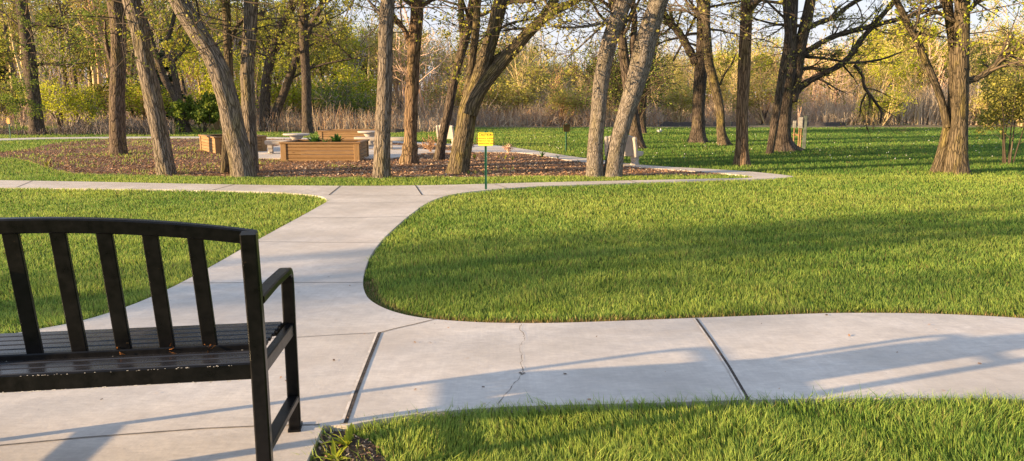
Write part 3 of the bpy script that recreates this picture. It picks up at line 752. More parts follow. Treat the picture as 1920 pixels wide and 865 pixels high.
hero('tree', 'far straight dark trunk forking near the top, behind the front planter', [[(577, 251, 22), (575, 200, 19), (574, 150, 18), (571, 100, 18), (569, 60, 18), (568, 0, 15)], {'p': [(573, 75, 12), (582, 50, 11), (594, 28, 10), (606, 0, 9)], 'from': True, 'nl': 4}], 'bark_dark', height=12, seed=9, size=.08, short='the far forked one', limbs=[{'p': [(578, 130, 5), (610, 120, 4), (650, 112, 3), (690, 105, 2)], 'tw': 8}, {'p': [(576, 60, 6), (620, 75, 4), (660, 110, 3)], 'tw': 8, 'leaves': 6}])
hero('tree', 'straight trunk with yellow lichen at the front of the mulch, right of the front planter', [[(715, 335, 37), (717, 280, 33), (719, 220, 31), (722, 150, 30), (723, 80, 28), (727, 0, 27)]], 'bark_grey', height=10, seed=10, short='the lichen trunk', flare=.12, limbs=[{'p': [(716, 28, 7), (705, 18, 6), (690, 0, 5)], 'tw': 3}])
hero('tree', 'knobbly orange brown trunk with burls and flared roots by the concrete patio', [[(767, 308, 34), (769, 285, 27), (770, 250, 25), (772, 180, 25), (775, 110, 25), (780, 50, 25), (783, 0, 25)]], 'bark_orange', height=10, seed=11, burl=[(.35, .22, .07), (.12, .2, .1), (1.05, .12, .08)], rough=.09, flare=.3, short='the knobbly trunk', limbs=[{'p': [(768, 82, 11), (760, 60, 10), (748, 42, 8), (735, 25, 7), (722, 0, 5)], 'tw': 6}])
hero('tree', 'slender brown trunk curving right, between the knobbly trunk and the forked leaning one', [[(822, 301, 21), (829, 260, 19), (840, 210, 18), (850, 160, 18), (862, 110, 18), (876, 60, 18), (888, 0, 18)], {'p': [(869, 78, 12), (866, 50, 12), (864, 0, 12)], 'from': True, 'nl': 4}], 'bark_dark', height=9, seed=12, short='the curving trunk', leaf='leaf_green')
hero('tree', 'big brown trunk leaning right that forks into spreading arms, behind the yellow caution sign', [[(858, 326, 46), (864, 290, 42), (871, 250, 40), (878, 205, 38), (890, 170, 34), (905, 125, 30), (922, 70, 27), (940, 0, 27)],
      {'p': [(880, 215, 34), (888, 190, 33), (903, 165, 30), (930, 130, 27), (965, 90, 25), (1000, 52, 22), (1035, 24, 18), (1082, 0, 14)], 'from': True, 'dy': -.12}, {'p': [(904, 130, 20), (930, 112, 18), (965, 90, 17), (985, 68, 16), (1010, 42, 18), (1040, 0, 17)], 'from': True, 'dy': .1},
      {'p': [(872, 250, 22), (876, 180, 18), (886, 110, 15), (893, 50, 15), (896, 0, 14)], 'from': True, 'dy': .35}], 'bark_moss', height=8, seed=13, short='the forked trunk', flare=.14, nl=6,
     limbs=[{'p': [(925, 62, 6), (955, 45, 5), (985, 38, 4), (1015, 32, 3), (1030, 10, 3)], 'tw': 9}])
hero('tree', 'pair of pale grey trunks joined at the foot, at the right end of the mulch', [[(1116, 333, 38), (1116, 280, 33), (1121, 220, 31), (1127, 150, 31), (1138, 95, 32), (1152, 50, 32), (1172, 0, 30)], {'p': [(1147, 333, 40), (1155, 285, 34), (1167, 235, 34), (1186, 175, 37), (1203, 115, 41), (1216, 60, 40), (1236, 0, 36)], 'flare': .12}], 'bark_pale', height=9, seed=14, short='the twin trunks', flare=.12, droop=9, nl=9, limbs=[{'p': [(1140, 40, 6), (1110, 48, 5), (1070, 52, 4), (1030, 50, 2)], 'tw': 12, 'dy': (0, -.5)}, {'p': [(1140, 38, 5), (1115, 62, 4), (1085, 90, 3), (1060, 112, 2)], 'tw': 9}], leaf='leaf_olive')
hero('tree', 'dark trunk half hidden behind the twin pale grey trunks, leaning left', [[(1196, 279, 32), (1191, 245, 25), (1181, 180, 22), (1172, 120, 20), (1163, 60, 18), (1148, 0, 17)], {'p': [(1186, 215, 16), (1192, 150, 15), (1187, 90, 14), (1190, 40, 12), (1186, 0, 11)], 'from': True, 'nl': 4}], 'bark_dark', height=10, seed=15, leaf='leaf_olive')
hero('tree', 'far dark trunk standing behind the leaning stem of the twin grey trunks', [[(1203, 251, 20), (1204, 200, 15), (1212, 150, 14), (1222, 110, 14), (1232, 60, 12)]], 'bark_dark', height=9, seed=16, leaf='leaf_olive', nl=7)
hero('tree', 'dark thick trunk with a long left branch, on the lawn beyond the stone bench', [[(1308, 268, 36), (1309, 235, 27), (1311, 180, 24), (1314, 130, 25), (1318, 70, 25), (1321, 0, 24)]], 'bark_dark', height=11, seed=17, flare=.55, short='the thick dark trunk', limbs=[{'p': [(1305, 118, 17), (1290, 90, 15), (1272, 60, 14), (1252, 38, 12), (1240, 10, 10)], 'tw': 10}, {'p': [(1262, 115, 4), (1280, 80, 4), (1300, 40, 5), (1312, 15, 5)], 'tw': 8}], leaf='leaf_olive')
hero('tree', 'slim S shaped trunk leaning against the dark thick trunk on the lawn', [[(1358, 273, 25), (1352, 245, 18), (1350, 205, 17), (1340, 160, 18), (1329, 115, 18), (1326, 70, 16), (1323, 30, 15)]], 'bark_moss', height=10, seed=18, leaf='leaf_olive', flare=.4, short='the S shaped trunk', limbs=[{'p': [(1350, 160, 4), (1358, 140, 4), (1372, 120, 3), (1380, 100, 2)], 'tw': 5}])
hero('tree', 'straight lone trunk, warm brown and split near the top, on the lawn beside the walk', [[(1390, 311, 32), (1391, 270, 26), (1392, 200, 23), (1395, 130, 24), (1398, 60, 24), (1401, 0, 23)]], 'bark_orange', height=10, seed=19, leaf='leaf_olive', flare=.22, short='the lone warm trunk')
hero('tree', 'large many stemmed dark tree with long crooked branches reaching right over the lawn', [[(1470, 284, 42), (1466, 255, 36), (1468, 200, 35), (1476, 140, 34), (1482, 80, 24), (1484, 0, 24)], {'p': [(1481, 190, 30), (1492, 140, 26), (1500, 90, 24), (1512, 40, 22), (1520, 0, 20)], 'from': True}, {'p': [(1441, 306, 15), (1447, 265, 15), (1456, 210, 15), (1466, 150, 15), (1478, 90, 14), (1474, 0, 13)], 'dy': -1.2, 'nl': 2, 'flare': .1}], 'bark_dark', height=10, seed=20, flare=.75, lobes=6, leaf='leaf_olive', short='the many stemmed tree', nl=6,
     limbs=[{'p': [(1484, 190, 13), (1500, 165, 13), (1530, 145, 12), (1565, 128, 11), (1590, 110, 11), (1612, 78, 10), (1640, 45, 9), (1672, 8, 9), (1690, -20, 8)], 'tw': 14}, {'p': [(1490, 110, 12), (1520, 92, 11), (1560, 70, 10), (1600, 58, 10), (1650, 45, 9), (1700, 32, 8), (1745, 18, 7), (1780, 8, 5)], 'tw': 14},
            {'p': [(1500, 62, 10), (1530, 45, 10), (1565, 32, 9), (1590, 12, 8), (1620, -5, 7)], 'tw': 10}, {'p': [(1488, 105, 8), (1530, 108, 6), (1560, 112, 5), (1600, 118, 5), (1650, 112, 4), (1690, 98, 3)], 'tw': 12}, {'p': [(1492, 130, 9), (1520, 128, 7), (1548, 132, 6)], 'tw': 7}, {'p': [(1602, 122, 6), (1616, 140, 6), (1622, 165, 6), (1640, 190, 5), (1652, 210, 4), (1650, 232, 3)], 'tw': 9, 'leaves': 1}, {'p': [(1624, 175, 4), (1615, 195, 3), (1612, 220, 2)], 'tw': 4, 'leaves': 1}])
hero('tree', 'tall double trunk with a crooked side stem, rightmost big tree on the lawn', [[(1794, 326, 44), (1794, 298, 38), (1799, 230, 30), (1801, 150, 28), (1803, 70, 28), (1804, 0, 28)], {'p': [(1757, 319, 28), (1766, 292, 24), (1777, 240, 20), (1785, 195, 17), (1787, 100, 16), (1781, 40, 17), (1775, 0, 19)], 'dy': .25, 'flare': .2}, {'p': [(1776, 238, 15), (1768, 200, 14), (1757, 165, 13), (1738, 120, 14), (1722, 80, 13), (1705, 50, 13), (1688, 15, 12), (1676, -10, 11)], 'from': True, 'dy': .2, 'nl': 6}], 'bark_moss', height=10, seed=21, flare=.28, leaf='leaf_lime', short='the double trunk',
     limbs=[{'p': [(1814, 152, 13), (1835, 145, 12), (1862, 128, 12), (1882, 105, 11), (1905, 88, 11), (1940, 65, 11)], 'tw': 14}, {'p': [(1712, 62, 6), (1720, 40, 5), (1725, 15, 4), (1728, -10, 3)], 'tw': 6}, {'p': [(1790, 40, 8), (1760, 25, 7), (1735, 30, 5), (1720, 45, 4)], 'tw': 8}, {'p': [(1818, 20, 8), (1830, 5, 8), (1850, -15, 7)], 'tw': 8}])
hero('tree', 'dark twisted forked tree leaning left, in the gap left of the bent thick trunk', [[(349, 249, 22), (340, 215, 18), (328, 180, 16), (310, 150, 14), (300, 125, 12)], {'p': [(342, 222, 14), (336, 185, 13), (330, 150, 12), (322, 115, 11), (312, 90, 9), (322, 50, 8)], 'from': True, 'nl': 6}], 'bark_dark', height=8, seed=22, size=.08, nl=8, limbs_from=2.6, leaf='leaf_green', limbs=[{'p': [(322, 118, 7), (340, 100, 6), (355, 80, 5), (362, 45, 4)], 'tw': 8}])

SAP = dict(HERO); SAP.update(n=[6, 5, 0, 0], max=2, rmin=.003, leaves=7, floor=.4, up=[.05, .02, 0, 0], spread=.06, wob=[.08, .12, .2, .2])
def sapling(name, label, u, v, hgt, n, leaf, seed, twig='twig_gold', cat='sapling', spread=.3, size=.06):
    random.seed(seed); x, y, _ = at(u, v); root = empty(name, (x, y, 0), label, cat); b = MB(); lv = []; st = MB()
    for i in range(n):
        a = random.uniform(0, 6.28); s_ = random.uniform(.02, .12); tilt = random.uniform(.02, spread)
        p = (math.cos(a) * s_, math.sin(a) * s_, -.02); d = Vector((math.cos(a) * tilt, math.sin(a) * tilt, 1)).normalized()
        L = hgt * random.uniform(.7, 1.05); path = [p]; rad = []; q = Vector(p)
        for k in range(7):
            d = (d + Vector((random.gauss(0, .04), random.gauss(0, .04), .02))).normalized(); q = q + d * L / 7; path.append(tuple(q))
        rad = [.018 * (1 - .1 * k) for k in range(8)]; st.tube(path, rad, 6, 0, random.random())
        for k in range(5):
            j = random.randint(2, 6); aa = random.uniform(0, 6.28)
            grow(b, lv, path[j], (math.cos(aa) * .7, math.sin(aa) * .7, .5), L * random.uniform(.2, .42), .007, 0, SAP)
    st.build('trunk', M[twig], root, True); leaf_add(b, lv, size, 1); b.build('crown', [M[twig], M[leaf]], root)
sapling('sapling', 'young multi stemmed sapling with hazy pale leaves near the right edge of the lawn', 1892, 308, 2.1, 6, 'leaf_olive', 501, 'twig_dark', size=.05, spread=.4)
sapling('sapling', 'thin bare young tree standing just left of the leftmost dark trunk, by the sign', 37, 256, 2.0, 2, 'leaf_green', 502, 'twig_dark')
SHR = dict(HERO); SHR.update(n=[7, 5, 0, 0], max=2, leaves=5, floor=.15, up=[.02, .0, 0, 0], spread=.05, wob=[.14, .16, .2, .2])
def shrub(label, u, v, hgt, n, leaf, seed, twig='twig_dark', size=.07, spread=.9, P=SHR, name='shrub', lv_n=None, x=None):
    random.seed(seed); bx, by, _ = at(u, v) if x is None else x; root = empty(name, (bx, by, 0), label, 'shrub'); b = MB(); lv = []; st = MB(); P = dict(P)
    if lv_n: P['leaves'] = lv_n
    for i in range(n):
        a = random.uniform(0, 6.28); t = random.uniform(.05, spread); d = Vector((math.cos(a) * t, math.sin(a) * t, 1)).normalized()
        L = hgt * random.uniform(.6, 1.0); p0 = (math.cos(a) * .06, math.sin(a) * .06, -.02); p1 = tuple(Vector(p0) + d * L * .3)
        st.tube([p0, p1], [.02, .015], 5, 0, random.random()); grow(b, lv, p1, tuple(d), L * .75, .014, 0, P)
    st.build('stem', M[twig], root); leaf_add(b, lv, size, 1); b.build('crown', [M[twig], M[leaf]], root)
shrub('bushy many stemmed shrub with small green buds behind the twin trunks', 1186, 254, 4.0, 40, 'leaf_green', 601, lv_n=4, spread=.75, P=dict(SHR, rmin=.009))
shrub('low dark green bush beyond the mulch, left of the bent thick trunk', 380, 249, 1.5, 14, 'leaf_green', 602, lv_n=16, size=.1, spread=1.2)

# ---- background wood: prototypes, then copies
def proto(kind, seed):
    random.seed(seed); tr = MB(); b = MB(); lv = []
    if kind == 'bare':                                   # upright golden twigs, few buds
        P = dict(seg=[.6, .45, .35, .3], wob=[.07, .12, .16, .2], up=[.05, .06, .03, 0], sides=[4, 3, 3, 3], n=[9, 6, 4, 0], ang=(20, 50), len=(.35, .55), rmin=.011, max=2, leaves=2, spread=.1, floor=.3)
        stems, hgt, rr = random.randint(2, 4), 6.0, .06
    elif kind == 'peach':
        P = dict(seg=[.7, .5, .35, .3], wob=[.05, .08, .14, .2], up=[.02, .05, .05, 0], sides=[5, 3, 3, 3], n=[26, 7, 4, 0], ang=(40, 70), len=(.26, .4), rmin=.012, max=2, leaves=0, spread=.1, floor=.3)
        stems, hgt, rr = 1, 8.0, .09
    elif kind == 'leafy':
        P = dict(seg=[.6, .45, .35, .3], wob=[.1, .14, .2, .2], up=[.03, .02, 0, 0], sides=[4, 3, 3, 3], n=[9, 6, 4, 0], ang=(25, 65), len=(.36, .6), rmin=.010, max=2, leaves=24, spread=.17, floor=.3)
        stems, hgt, rr = random.randint(2, 3), 5.5, .07
    elif kind == 'tall':
        P = dict(seg=[.8, .6, .4, .3], wob=[.06, .13, .18, .2], up=[.06, .04, .0, 0], sides=[6, 4, 3, 3], n=[13, 7, 4, 0], ang=(25, 60), len=(.3, .5), rmin=.011, max=2, leaves=12, spread=.13, floor=.6)
        stems, hgt, rr = random.randint(1, 2), 10.0, .10
    elif kind == 'bush':
        P = dict(seg=[.4, .35, .3, .3], wob=[.12, .16, .2, .2], up=[.0, .0, 0, 0], sides=[3, 3, 3, 3], n=[6, 6, 0, 0], ang=(25, 65), len=(.4, .6), rmin=.009, max=2, leaves=10, spread=.15, floor=.1)
        stems, hgt, rr = 12, 2.6, .03
    for i in range(stems):
        a = random.uniform(0, 6.28); t = random.uniform(.02, .14 if kind in ('tall', 'peach') else .3 if kind != 'bush' else 1.0); d = Vector((math.cos(a) * t, math.sin(a) * t, 1)).normalized()
        L = hgt * random.uniform(.75, 1.05) * (1 if i == 0 else .8); s_ = .0 if stems == 1 else .15
        p0 = Vector((math.cos(a) * s_, math.sin(a) * s_, -.1)); n = 6; path = [tuple(p0)]; q = p0; dd = d
        f = .3 if kind != 'peach' else .12
        for k in range(n):
            dd = (dd + Vector((random.gauss(0, .05), random.gauss(0, .05), 0))).normalized(); q = q + dd * L * f / n; path.append(tuple(q))
        tr.tube(path, [rr * (1.25 - .25 * k / n if k else 1.5) for k in range(n + 1)], 7, 0, random.random())
        grow(b, lv, path[-1], tuple(dd), L * (1 - f), rr * .95, 0, P)
    return tr, b, lv
PROTO = {}
LSIZE = dict(bare=.10, peach=.05, leafy=.09, tall=.085, bush=.075)
def get_proto(kind, var, twig, leaf):
    key = (kind, var, twig, leaf)
    if key not in PROTO:
        tr, b, lv = proto(kind, 40 + var * 17 + len(kind) * 5); leaf_add(b, lv, LSIZE[kind], 1)
        a = tr.build('trunk', M['bark_dark' if twig in ('twig_dark', 'twig_grey', 'twig_rust') else twig], None, True); c = b.build('crown', [M[twig], M[leaf]])
        PROTO[key] = (a.data, c.data); bpy.data.objects.remove(a); bpy.data.objects.remove(c)
    return PROTO[key]
def ordinal(n): return ['first', 'second', 'third', 'fourth', 'fifth', 'sixth', 'seventh', 'eighth', 'ninth', 'tenth'][n]
DESC = dict(bare='golden twigged woodland tree', peach='bare peach woodland tree', leafy='bushy leafy woodland tree', tall='tall open woodland tree', bush='low round woodland bush')
BG = []
def wood_tree(kind, u, y, scale, twig, leaf, var=0):
    BG.append((kind, u, y, scale, twig, leaf, var))
random.seed(77)
TW = ['twig_gold', 'twig_gold', 'twig_rust', 'twig_peach', 'twig_grey']
# left wood: greener and taller
for u, y, k, s_, tw, lf in [(-60, 36, 'leafy', 1.0, 'twig_dark', 'leaf_fresh'), (20, 44, 'tall', 1.1, 'twig_dark', 'leaf_olive'), (110, 34, 'bare', .85, 'twig_grey', 'leaf_lime'), (160, 36, 'leafy', .95, 'twig_dark', 'leaf_fresh'), (140, 47, 'tall', 1.15, 'twig_dark', 'leaf_olive'),
                            (205, 42, 'tall', 1.0, 'twig_rust', 'leaf_olive'), (265, 37, 'bare', .95, 'twig_grey', 'leaf_lime'), (300, 46, 'tall', 1.1, 'twig_dark', 'leaf_olive'), (400, 36, 'leafy', .85, 'twig_gold', 'leaf_lime'), (392, 48, 'tall', 1.1, 'twig_grey', 'leaf_olive'),
                            (450, 44, 'bare', 1.15, 'twig_grey', 'leaf_lime'), (545, 40, 'leafy', .85, 'twig_dark', 'leaf_lime'), (610, 44, 'leafy', 1.0, 'twig_dark', 'leaf_fresh'), (640, 40, 'bush', 1.1, 'twig_grey', 'leaf_green'), (675, 46, 'bare', 1.05, 'twig_grey', 'leaf_lime'), (520, 52, 'tall', 1.0, 'twig_grey', 'leaf_olive'), (640, 56, 'tall', .95, 'twig_dark', 'leaf_olive'),
                            (745, 46, 'bare', .95, 'twig_rust', 'leaf_olive'), (802, 41, 'peach', .93, 'twig_peach', 'leaf_olive'), (850, 52, 'bare', 1.0, 'twig_gold', 'leaf_olive'), (890, 47, 'bare', .7, 'twig_gold', 'leaf_olive'),
                            (935, 50, 'leafy', .9, 'twig_gold', 'leaf_olive'), (975, 46, 'bare', .72, 'twig_gold', 'leaf_olive'), (1015, 54, 'tall', .62, 'twig_gold', 'leaf_lime'), (1045, 45, 'bare', .62, 'twig_rust', 'leaf_olive'), (1085, 43, 'bare', .66, 'twig_gold', 'leaf_olive'), (1140, 48, 'bare', .8, 'twig_gold', 'leaf_olive'),
                            (1240, 46, 'leafy', .75, 'twig_gold', 'leaf_olive'), (1280, 50, 'bare', .8, 'twig_gold', 'leaf_olive'), (1340, 48, 'leafy', .75, 'twig_gold', 'leaf_olive'), (1420, 56, 'leafy', 1.0, 'twig_gold', 'leaf_lime'), (1380, 46, 'bare', .7, 'twig_gold', 'leaf_olive'), (1430, 45, 'bare', .62, 'twig_rust', 'leaf_olive'),
                            (1530, 52, 'bare', .95, 'twig_peach', 'leaf_olive'), (1570, 46, 'peach', .6, 'twig_peach', 'leaf_olive'), (1600, 50, 'bare', .8, 'twig_gold', 'leaf_olive'), (1660, 48, 'leafy', .95, 'twig_gold', 'leaf_lime'), (1665, 56, 'leafy', 1.35, 'twig_gold', 'leaf_lime'), (1725, 50, 'leafy', 1.1, 'twig_gold', 'leaf_olive'),
                            (1720, 44, 'bare', .7, 'twig_gold', 'leaf_olive'), (1760, 47, 'bare', .9, 'twig_peach', 'leaf_olive'), (1840, 47, 'leafy', .85, 'twig_gold', 'leaf_olive'), (1870, 52, 'tall', .95, 'twig_gold', 'leaf_lime'), (1910, 45, 'leafy', .9, 'twig_gold', 'leaf_fresh'), (1985, 50, 'leafy', 1.1, 'twig_gold', 'leaf_olive')]:
    wood_tree(k, u, y, s_, tw, lf, random.randint(0, 1))
for u, y, k, s_, tw, lf in [(-20, 40, 'tall', 1.0, 'twig_dark', 'leaf_fresh'), (75, 40, 'tall', .95, 'twig_gold', 'leaf_fresh'), (180, 50, 'tall', 1.15, 'twig_gold', 'leaf_lime'), (240, 50, 'tall', 1.1, 'twig_dark', 'leaf_fresh'), (345, 42, 'tall', .95, 'twig_dark', 'leaf_fresh'), (285, 40, 'tall', .9, 'twig_rust', 'leaf_olive'), (430, 52, 'tall', 1.1, 'twig_gold', 'leaf_olive'), (480, 46, 'tall', .9, 'twig_dark', 'leaf_lime'), (570, 48, 'tall', .9, 'twig_dark', 'leaf_olive'), (700, 52, 'tall', .85, 'twig_gold', 'leaf_olive'), (820, 56, 'bare', 1.0, 'twig_peach', 'leaf_olive'), (910, 49, 'bare', .95, 'twig_gold', 'leaf_lime'), (950, 52, 'bare', 1.0, 'twig_peach', 'leaf_olive'), (1000, 48, 'bare', .85, 'twig_gold', 'leaf_lime'), (1110, 51, 'bare', .8, 'twig_gold', 'leaf_lime'), (1260, 53, 'bare', .95, 'twig_gold', 'leaf_lime'), (1370, 51, 'bare', .9, 'twig_gold', 'leaf_lime'), (1550, 49, 'bare', .9, 'twig_gold', 'leaf_lime'), (770, 50, 'bare', 1.05, 'twig_peach', 'leaf_olive'), (40, 52, 'tall', 1.1, 'twig_gold', 'leaf_fresh'), (1200, 52, 'bare', .85, 'twig_gold', 'leaf_olive'), (1310, 44, 'bare', .6, 'twig_gold', 'leaf_olive'), (1470, 50, 'bare', .85, 'twig_gold', 'leaf_olive'), (1500, 44, 'bare', .55, 'twig_peach', 'leaf_olive'), (1630, 44, 'bare', .6, 'twig_gold', 'leaf_olive'), (1690, 52, 'bare', .95, 'twig_gold', 'leaf_olive'), (1800, 52, 'bare', 1.0, 'twig_gold', 'leaf_olive'), (1880, 44, 'bare', .65, 'twig_gold', 'leaf_olive'), (1940, 54, 'tall', 1.0, 'twig_gold', 'leaf_lime')]:
    wood_tree(k, u, y, s_, tw, lf, random.randint(0, 1))
for u, y, sc_, tw, lf in [(-30, 36, 1.0, 'twig_grey', 'leaf_olive'), (128, 34, 1.05, 'twig_grey', 'leaf_lime'), (190, 36, 1.0, 'twig_grey', 'leaf_olive'), (268, 36, 1.0, 'twig_rust', 'leaf_lime'), (412, 36, 1.2, 'twig_gold', 'leaf_lime'), (545, 40, 1.1, 'twig_gold', 'leaf_lime'), (620, 43, 1.4, 'twig_gold', 'leaf_lime'), (672, 44, 1.3, 'twig_gold', 'leaf_lime'), (880, 45, 1.3, 'twig_rust', 'leaf_olive'), (960, 46, 1.5, 'twig_gold', 'leaf_olive'),
                        (1055, 42, 1.0, 'twig_rust', 'leaf_olive'), (1150, 43, 1.3, 'twig_gold', 'leaf_olive'), (1270, 44, 1.1, 'twig_gold', 'leaf_olive'), (1440, 45, 1.3, 'twig_gold', 'leaf_olive'), (1650, 43, .9, 'twig_gold', 'leaf_lime'), (1850, 43, 1.0, 'twig_gold', 'leaf_olive'), (1915, 42, 1.2, 'twig_gold', 'leaf_lime')]:
    wood_tree('bush', u, y, sc_, tw, lf, random.randint(0, 1))
heros = sorted(HEROES)
def gap(u):
    l = [h for h in heros if h[0] <= u]; r = [h for h in heros if h[0] > u]
    if not l: return 'left of ' + r[0][1]
    if not r: return 'right of ' + l[-1][1]
    return 'between %s and %s' % (l[-1][1], r[0][1])
cnt = {}
for i, (k, u, y, s_, tw, lf, var) in enumerate(sorted(BG, key=lambda q: q[1])):
    x = (u - CX) / FPX * (y * CT + (H) * ST); z = float(gz(np.array(x), np.array(y)))
    key = (k, gap(u)); cnt[key] = cnt.get(key, 0) + 1; tot = sum(1 for q in BG if (q[0], gap(q[1])) == key)
    pre = '' if tot == 1 else ordinal(cnt[key] - 1) + ' '
    root = empty('bush' if k == 'bush' else 'woodland_tree', (x, y, z), '%s%s %s' % (pre, DESC[k], gap(u)), 'bush' if k == 'bush' else 'tree', 'trees of the wood behind the park', random.uniform(0, 6.28))
    root.scale = (s_ * 1.1, s_ * 1.1, s_)
    a, c = get_proto(k, var, tw, lf); link_mesh(a, 'trunk', root); link_mesh(c, 'crown', root)

# conifers
def conifer(label, u, y, hgt, seed):
    random.seed(seed); x = (u - CX) / FPX * y; z = float(gz(np.array(x), np.array(y))); root = empty('conifer', (x, y, z), label, 'conifer'); t = MB(); t.tube([(0, 0, 0), (0, 0, hgt)], [.1, .02], 7); t.build('trunk', M['bark_dark'], root, True)
    b = MB(); lv = []
    for i in range(int(hgt * 34)):
        h = random.uniform(.05, .98) * hgt; rad = (1 - h / hgt) ** .8 * hgt * .32 + .1; a = random.uniform(0, 6.28)
        p = [(math.cos(a) * rad * k, math.sin(a) * rad * k, h - .25 * rad * k) for k in (0, .5, 1)]; b.tube(p, [.015, .01, .006], 3)
        for k in range(14):
            q = random.uniform(.25, 1); lv.append((math.cos(a) * rad * q + random.gauss(0, .09), math.sin(a) * rad * q + random.gauss(0, .09), h - .25 * rad * q + random.gauss(0, .07)))
    leaf_add(b, lv, .2, 1); b.build('crown', [M['twig_dark'], M['leaf_dark']], root)
conifer('dark evergreen in the wood behind the forked tree, left of the bent thick trunk', 312, 39, 5.0, 3)
conifer('dark evergreen at the left edge of the wood, beyond the small sign', 5, 44, 4.6, 4)
conifer('small dark evergreen far in the right wood, left of the tall double trunk', 1706, 60, 4.8, 5)

# far wood: one mass
def far_wood():
    random.seed(5); vs = []; 
    V, I, LP, MI, T = [], [], [], [], []; off = 0
    keys = [('bare', 0, 'twig_gold', 'leaf_olive'), ('leafy', 0, 'twig_gold', 'leaf_olive'), ('tall', 0, 'twig_gold', 'leaf_olive'), ('bare', 1, 'twig_gold', 'leaf_olive'), ('leafy', 1, 'twig_gold', 'leaf_olive')]
    raw = []
    for k in keys:
        me = get_proto(*k)[1]; n = len(me.vertices); co = np.empty(n * 3, np.float32); me.vertices.foreach_get('co', co)
        li = np.empty(len(me.loops), np.int32); me.loops.foreach_get('vertex_index', li); lt = np.empty(len(me.polygons), np.int32); me.polygons.foreach_get('loop_total', lt)
        mi = np.zeros(len(me.polygons), np.int32); me.polygons.foreach_get('material_index', mi); ti = np.empty(n, np.float32); me.attributes['tint'].data.foreach_get('value', ti)
        raw.append((co.reshape(-1, 3), li, lt, mi, ti, k[0]))
    def hmax(u):                                        # skyline of the photo
        return float(np.interp(u, [-300, 0, 560, 620, 760, 830, 930, 1000, 1040, 1090, 1150, 1240, 1400, 1480, 1560, 1640, 1700, 1760, 1880, 2200], [9, 9, 8.5, 7.5, 7.2, 7, 6.8, 6.6, 5.2, 5.0, 5.6, 6.2, 6.4, 6.4, 6.8, 8.2, 8.2, 7.4, 8, 8.5]))
    for i in range(340):
        u = -350 + 2620 * (i + random.random()) / 340; y = random.uniform(54, 84); co, li, lt, mi, ti, kd = raw[random.choice([0, 1, 1, 3, 4, 2] if u < 700 else [0, 1, 3, 4, 0, 3])]
        x = (u - CX) / FPX * y; top = co[:, 2].max(); s_ = hmax(u) * (y / 62) ** .8 * random.uniform(.8, 1.05) / top; a = random.uniform(0, 6.28); c, d = math.cos(a), math.sin(a); sx = max(s_, .8)
        P = np.stack([(co[:, 0] * c - co[:, 1] * d) * sx + x, (co[:, 0] * d + co[:, 1] * c) * sx + y, co[:, 2] * s_ + float(gz(np.array(x), np.array(y)))], 1)
        m3 = mi + (2 if random.random() < .5 else 0) + (4 if (u < 700 and random.random() < .6) else 0)
        V.append(P); I.append(li + off); LP.append(lt); MI.append(m3); T.append(ti); off += len(co)
    LPc = np.concatenate(LP); o = np_mesh('woodland', np.concatenate(V), LPc, np.concatenate(I), [M['twig_gold'], M['leaf_olive'], M['twig_rust'], M['leaf_lime'], M['twig_dark'], M['leaf_fresh'], M['twig_gold'], M['leaf_fresh']], {'tint': np.concatenate(T)})
    o.data.polygons.foreach_set('material_index', np.concatenate(MI))
    tag(o, 'far spring wood of golden twigs closing the view behind the park', 'woodland', kind='stuff')
far_wood()

def brush(name, label, n, urange, yrange, hrange, mats, lean=.35, wid=.012, seed=1, spread=1.0, density=None, twigs=3, cat='brush'):
    rg = np.random.default_rng(seed); u = rg.uniform(*urange, n); y = rg.uniform(*yrange, n); x = (u - CX) / FPX * y
    kn = np.array([mnoise.noise((float(a) * .22, float(b) * .22, seed)) + .5 * mnoise.noise((float(a) * .9, float(b) * .9, seed)) for a, b in zip(x, y)])
    L = np.maximum(.15, rg.uniform(*hrange, n) * (.72 + .9 * kn))
    z = gz(x, y) - .03; base = np.stack([x, y, z], 1)
    a = rg.uniform(0, 2 * np.pi, n); t = np.abs(rg.normal(0, lean, n)); d = np.stack([np.cos(a) * np.sin(t), np.sin(a) * np.sin(t), np.cos(t)], 1)
    B = [base]; D = [d * L[:, None]]; W = [np.full(n, wid)]
    for k in range(twigs):
        f = rg.uniform(.3, .9, n); a2 = rg.uniform(0, 2 * np.pi, n); dd = d + np.stack([np.cos(a2), np.sin(a2), rg.normal(.1, .3, n)], 1) * rg.uniform(.4, .9, n)[:, None]
        dd /= np.linalg.norm(dd, axis=1)[:, None]; B.append(base + d * (L * f)[:, None]); D.append(dd * (L * rg.uniform(.25, .5, n))[:, None]); W.append(np.full(n, wid * .65))
    B = np.concatenate(B); D = np.concatenate(D); W = np.concatenate(W); m = len(B); a = rg.uniform(0, np.pi, m)
    s_ = np.cross(D, np.stack([np.cos(a), np.sin(a), 0 * a + .2], 1)); s_ /= np.linalg.norm(s_, axis=1)[:, None] + 1e-9; s_ *= W[:, None] / 2
    bend = rg.normal(0, .07, (m, 3)) * np.linalg.norm(D, axis=1)[:, None]
    mid = B + D * .5 + bend; tip = B + D
    V = np.stack([B - s_, B + s_, mid + s_ * .8, mid - s_ * .8, tip + s_ * .4, tip - s_ * .4], 1).reshape(-1, 3); k = np.arange(m)[:, None] * 6
    idx = np.concatenate([k, k + 1, k + 2, k + 3, k + 3, k + 2, k + 4, k + 5], 1).ravel()
    o = np_mesh(name, V, np.full(2 * m, 4), idx, [M[q] for q in mats], {'tint': np.repeat(rg.uniform(0, 1, m), 6)})
    mi = np.repeat(rg.integers(0, len(mats), n).repeat(1)[np.tile(np.arange(n), twigs + 1)], 2); o.data.polygons.foreach_set('material_index', mi.astype(np.int32))
    return tag(o, label, cat, kind='stuff')
